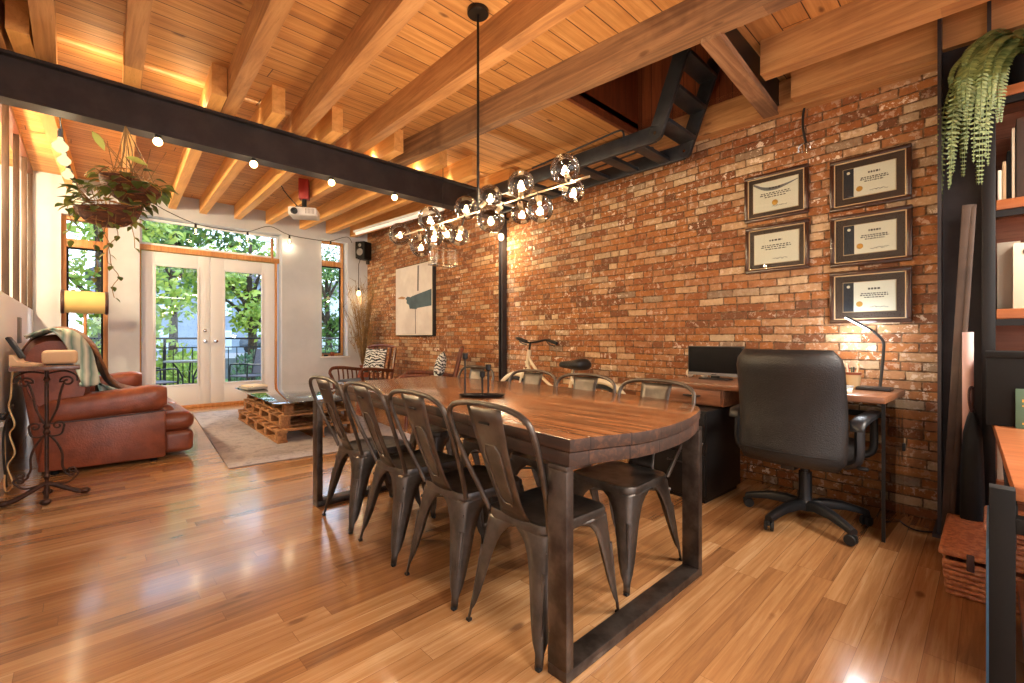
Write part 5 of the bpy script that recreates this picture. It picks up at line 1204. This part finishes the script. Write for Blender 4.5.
for k in range(70): x = RX0 + .1 + k * .147; MB().b2((x - .007, -.007, .10), (x + .007, .007, .95)).build('baluster', M['black_metal'], t)
t = thing('balcony_table', 'round dark metal bistro table on the balcony', 'table', (1.40, 9.86, -.04), 0)
MB().lathe([(0, .715), (.36, .715), (.36, .74), (0, .74)], 28).build('tabletop', M['grey_plastic'], t)
for k in range(3):
    a = k * 2.09 + .5; MB().tube(crom([(.26 * math.cos(a), .26 * math.sin(a), .715), (.10 * math.cos(a), .10 * math.sin(a), .45), (.12 * math.cos(a), .12 * math.sin(a), .2), (.30 * math.cos(a), .30 * math.sin(a), 0)], 5), .014, 8).build('leg', M['black_metal'], t)
MB().tube([(.12 * math.cos(a * .5), .12 * math.sin(a * .5), .32) for a in range(12)], .01, 6).build('brace_ring', M['black_metal'], t)
def patio(label, loc, rz):
    t = thing('patio_chair', label, 'chair', loc, rz, 'patio chairs on the balcony'); m = M['black_metal']
    for s in (-1, 1):
        y = s * .26; b = MB(); b.tube(crom([(.24, y, 0), (.22, y, .3), (.22, y, .58), (.16, y, .64), (-.2, y, .62)], 5), .014, 8); b.tube(crom([(-.26, y, 0), (-.22, y, .42), (-.30, y, .9)], 5), .014, 8); b.build('side_frame', m, t)
    MB().box((0, 0, .42), (.46, .5, .022), .006).build('seat', M['house_roof'], t)
    MB().beam((-.22, 0, .44), (-.31, 0, .92), .48, .016, up=(1, 0, 0)).build('backrest', M['house_roof'], t)
patio('black patio chair at the balcony table, seen through the door with the deadbolt', (.86, 9.3, -.04), R(20)); patio('black patio chair turned sideways, seen through the door next to the sill', (2.36, 9.8, -.04), R(200))
# trees
def tree(label, loc, h, rad, m, seed, n, ls, low=.25, blobs=10):
    rnd = random.Random(seed); t = thing('garden_tree', label, 'tree', loc, 0, 'trees beyond the balcony')
    b = MB(); b.tube(crom([(0, 0, 0), (.05, .04, h * .35), (-.05, 0, h * .7), (0, 0, h * .92)], 4), [.16 - .13 * i / 12 for i in range(13)], 8)
    B = []
    for k in range(blobs):
        a = rnd.uniform(0, 6.28); f = rnd.uniform(.15, .85); z = h * (low + (1 - low) * rnd.random()); c = Vector((rad * f * math.cos(a), rad * f * math.sin(a), z)); B.append((c, rad * rnd.uniform(.28, .5)))
        b.tube(crom([(0, 0, z * .7), c * .5 + Vector((0, 0, z * .4)), c], 4), [.06, .055, .05, .045, .04, .03, .025, .02, .015], 6)
    b.build('trunk', M['bark'], t)
    b = MB()
    for k in range(n):
        c, r = B[k % len(B)]; v = Vector((rnd.gauss(0, 1), rnd.gauss(0, 1), rnd.gauss(0, .7))); v = v.normalized() * r * rnd.uniform(.35, 1.05); p = c + v
        d = Vector((rnd.uniform(-1, 1), rnd.uniform(-1, 1), rnd.uniform(-1, .3))).normalized(); s = d.orthogonal().normalized(); L = ls * rnd.uniform(.7, 1.3)
        b.quad(p - d * L * .5, p + s * L * .32, p + d * L * .5, p - s * L * .32)
    b.build('crown', M[m], t, kind='stuff')
tree('bright green leafy tree straight behind the door with the deadbolt', (.35, 13.6, -.6), 4.6, 1.7, 'leaf_bright', 1, 4200, .17, .12, 14)
tree('fresh green tree beyond the door next to the sill', (3.6, 14.8, -.6), 4.9, 1.6, 'leaf_bright', 2, 3600, .17, .2, 12)
tree('dark spreading tree behind the lamp window', (-3.3, 14.8, -.6), 5.2, 1.9, 'leaf_dark', 3, 3400, .18, .2, 12)
tree('tall mid green tree far behind the doors', (2.3, 19.5, -.6), 7.5, 2.8, 'leaf_mid', 4, 3600, .25, .3, 13)
tree('mid green tree beyond the narrow window by the brick wall', (6.6, 16.8, -.6), 4.8, 1.5, 'leaf_mid', 5, 3000, .17, .2, 12)
tree('large grey-green tree beside the pale house', (-3.4, 20.4, -.6), 7.5, 2.6, 'leaf_dark', 6, 3200, .25, .3, 12)
# clipped shrubs directly below the railing
for i, (x, y, r, m, lab) in enumerate(((-.95, 12.1, .62, 'leaf_mid', 'mid green shrub below the railing by the lamp window'), (.5, 11.9, .6, 'leaf_bright', 'bright shrub below the railing behind the balcony table'), (1.7, 12.2, .58, 'leaf_bright', 'yellow-green shrub below the railing at the middle of the doors'), (3.0, 12.0, .55, 'leaf_dark', 'dark shrub below the railing behind the patio chair'), (5.6, 12.2, .6, 'leaf_mid', 'mid green shrub below the narrow window by the brick wall'))):
    rnd = random.Random(40 + i); t = thing('garden_shrub', lab, 'shrub', (x, y, -.6), 0, 'shrubs below the railing')
    b = MB(); [b.tube([(0, 0, 0), (rnd.uniform(-.2, .2), rnd.uniform(-.2, .2), .5), (rnd.uniform(-.4, .4), rnd.uniform(-.4, .4), 1.0)], [.02, .014, .006], 5) for k in range(7)]; b.build('stem', M['bark'], t)
    b = MB()
    for k in range(1100):
        v = Vector((rnd.gauss(0, 1), rnd.gauss(0, 1), rnd.gauss(0, 1))).normalized() * rnd.uniform(.5, 1); p = Vector((v.x * r, v.y * r, .72 + v.z * .72)); d = Vector((rnd.uniform(-1, 1), rnd.uniform(-1, 1), rnd.uniform(-1, 1))).normalized(); s = d.orthogonal().normalized(); L = rnd.uniform(.07, .13)
        b.quad(p - d * L * .5, p + s * L * .3, p + d * L * .5, p - s * L * .3)
    b.build('foliage', M[m], t, kind='stuff')
rnd = random.Random(9); t = thing('flowering_plant', 'plant with red flowers behind the patio chair at the railing', 'plant', (3.35, 10.95, -.6), 0)
b = MB(); [b.tube([(0, 0, 0), (rnd.uniform(-.15, .15), rnd.uniform(-.1, .1), rnd.uniform(.9, 1.5))], .008, 5) for k in range(14)]; b.build('stem', M['leaf_mid'], t)
for k in range(16): MB().sphere((rnd.uniform(-.22, .22), rnd.uniform(-.15, .15), rnd.uniform(1.1, 1.6)), .05, 8, sq=(1, 1, .6)).build('flower', M['red_book'], t)
# houses
def house(label, x, y, w, d, h, m, wins, rz=0):
    t = thing('house', label, 'house', (x, y, -.6), rz)
    b = MB(); b.b2((-w / 2, -d / 2, 0), (w / 2, d / 2, h)); b.build('walls', M[m], t)
    b = MB(); b.prism([(-w / 2 - .3, 0), (w / 2 + .3, 0), (w / 2 * .5, 1.6), (-w / 2 * .5, 1.6)], d + .6, TR(0, d / 2 + .3, h, rx=PI / 2)); b.build('roof', M['house_roof'], t)
    for (wx, wz) in wins:
        b = MB(); b.b2((wx - .55, -d / 2 - .05, wz), (wx + .55, -d / 2 + .02, wz + 1.3), .01); f = b.build('window', M['ext_white'], t)
        b = MB(); b.b2((wx - .48, -d / 2 - .06, wz + .07), (wx + .48, -d / 2 - .052, wz + 1.23)); b.build('pane', M['car_glass'], f)
house('pale grey-blue house beyond the street behind the doors', 5.0, 39, 9, 6, 5.6, 'house_grey', ((-3, .9), (-1, .9), (2, .9), (-3, 3.2), (-1, 3.2), (2, 3.2)))
house('white house beyond the street behind the lamp window', -7.5, 34, 9, 6, 4.6, 'ext_white', ((-2.6, .9), (0, .9), (2.6, .9), (-2.6, 3), (2.6, 3)))
house('white house beyond the street behind the narrow window', 17.5, 34, 9, 6, 4.8, 'ext_white', ((-2.6, .9), (0, .9), (2.6, .9), (0, 3)))
t = thing('parked_car', 'dark parked car on the street seen through the doors', 'car', (8.2, 29.2, .25), R(104))
b = MB(); b.prism([(-2.0, .28), (2.05, .28), (2.1, .62), (1.95, .82), (1.1, .92), (-1.95, .95), (-2.1, .7)], 1.66, TR(0, .83, 0, rx=PI / 2), .06, 3); b.build('body', M['car_dark'], t, 50)
b = MB(); b.prism([(-1.7, .93), (1.05, .91), (.45, 1.40), (-1.15, 1.44)], 1.46, TR(0, .73, 0, rx=PI / 2), .08, 3); c_ = b.build('cabin', M['car_glass'], t, 50)
b = MB(); b.prism([(-1.2, 1.41), (.5, 1.38), (.3, 1.45), (-1.05, 1.48)], 1.3, TR(0, .65, 0, rx=PI / 2), .02); b.build('roof', M['ext_white'], t)
for x in (-1.3, 1.3):
    for y in (-.72, .72): MB().lathe([(0, -.1), (.27, -.1), (.31, -.05), (.31, .05), (.27, .1), (0, .1)], 20, TR(x, y, .31, rx=PI / 2)).build('wheel', M['rubber'], t)
# ---------------------------------------------------------------- camera, light, world
cam = bpy.data.cameras.new('camera'); co = bpy.data.objects.new('camera', cam); COL.objects.link(co)
co.location = (0, 0, CAMH); co.rotation_euler = (PI / 2, 0, -YAW); cam.sensor_width = 36; cam.lens = FOC / 1024 * 36; cam.shift_y = -3.5 / 1024; cam.clip_start = .02; cam.clip_end = 300
sc.camera = co
w = bpy.data.worlds.new('world'); sc.world = w; w.use_nodes = True; nt = w.node_tree; nt.nodes.clear()
bg = nt.nodes.new('ShaderNodeBackground'); out = nt.nodes.new('ShaderNodeOutputWorld'); tc = nt.nodes.new('ShaderNodeTexCoord'); sp = nt.nodes.new('ShaderNodeSeparateXYZ'); cr = nt.nodes.new('ShaderNodeValToRGB')
nt.links.new(tc.outputs['Generated'], sp.inputs[0]); nt.links.new(sp.outputs[2], cr.inputs[0])
cr.color_ramp.elements[0].position = 0; cr.color_ramp.elements[0].color = (.72, .80, .92, 1); cr.color_ramp.elements[1].position = .6; cr.color_ramp.elements[1].color = (.55, .70, .98, 1)
nt.links.new(cr.outputs[0], bg.inputs[0]); bg.inputs[1].default_value = 3.4; nt.links.new(bg.outputs[0], out.inputs[0])
def light(kind, loc, power, col=(1, .72, .42), size=.1, rot=(0, 0, 0), sy=None, spot=None):
    l = bpy.data.lights.new('lamp', kind); l.energy = power; l.color = col
    if kind == 'AREA':
        l.size = size
        if sy: l.shape = 'RECTANGLE'; l.size_y = sy
    elif kind == 'SUN': l.angle = size
    else: l.shadow_soft_size = size
    if spot: l.spot_size = spot; l.spot_blend = .6
    o = bpy.data.objects.new(kind.lower() + '_lamp', l); COL.objects.link(o); o.location = loc; o.rotation_euler = rot
    return o
for p, e in BULBS: light('POINT', p, e, (1, .76, .46), .03)
for p, d in CHB:
    light('POINT', p + Vector((0, 0, .018)), 4.6, (1, .76, .48), .02)
light('SUN', (0, 20, 20), 1.9, (1, .95, .85), .03, (R(52), 0, R(150)))
# area lamp as back-window daylight; unseen fill lamps added behind camera to lighten foreground
light('AREA', (1.8, BACKY - .1, 1.6), 330, (.86, .93, 1), 3.1, (R(-90), 0, 0), 1.5)
for x, y in ((1.0, -1.2), (3.1, -1.2), (.6, -3.0), (2.4, -3.0)):
    light('AREA', (x, y, 2.55), 110 if x > 3 else 48, (1, .91, .80), .8)
light('POINT', (.5, -.9, 1.7), 20, (1, .92, .82), .25)
# LED strip lying along the top of the steel beam washes the joists
for x in (.1, .62, 1.15, 1.62, 2.15, 2.62, 3.1): light('POINT', (x, 4.33, 2.935), 1.8, (1, .80, .42), .03)
light('AREA', (1.7, 4.36, 2.72), 150, (.84, .92, 1), 4.0, (R(-84), 0, 0), .06)  # added cool fill, unseen behind the beam, brightens the far walls
# reading lamp on the desk
light('POINT', h1.lerp(h2, .6) + L0 + Vector((-.02, 0, -.05)), 5.5, (.86, .93, 1), .07)
# warm lamps in the stairwell beyond the studs
light('POINT', (-1.1, 6.8, 2.6), 170, (1, .78, .46), .1)
light('POINT', (-1.1, 5.0, 2.6), 130, (1, .78, .46), .1)
sc.view_settings.view_transform = 'Standard'; sc.view_settings.look = 'None'; sc.view_settings.gamma = 1; sc.view_settings.exposure = 0.52; sc.view_settings.use_curve_mapping = False
sc.cycles.use_denoising = True
sc.cycles.max_bounces = 10; sc.cycles.transparent_max_bounces = 24; sc.cycles.sample_clamp_indirect = 6
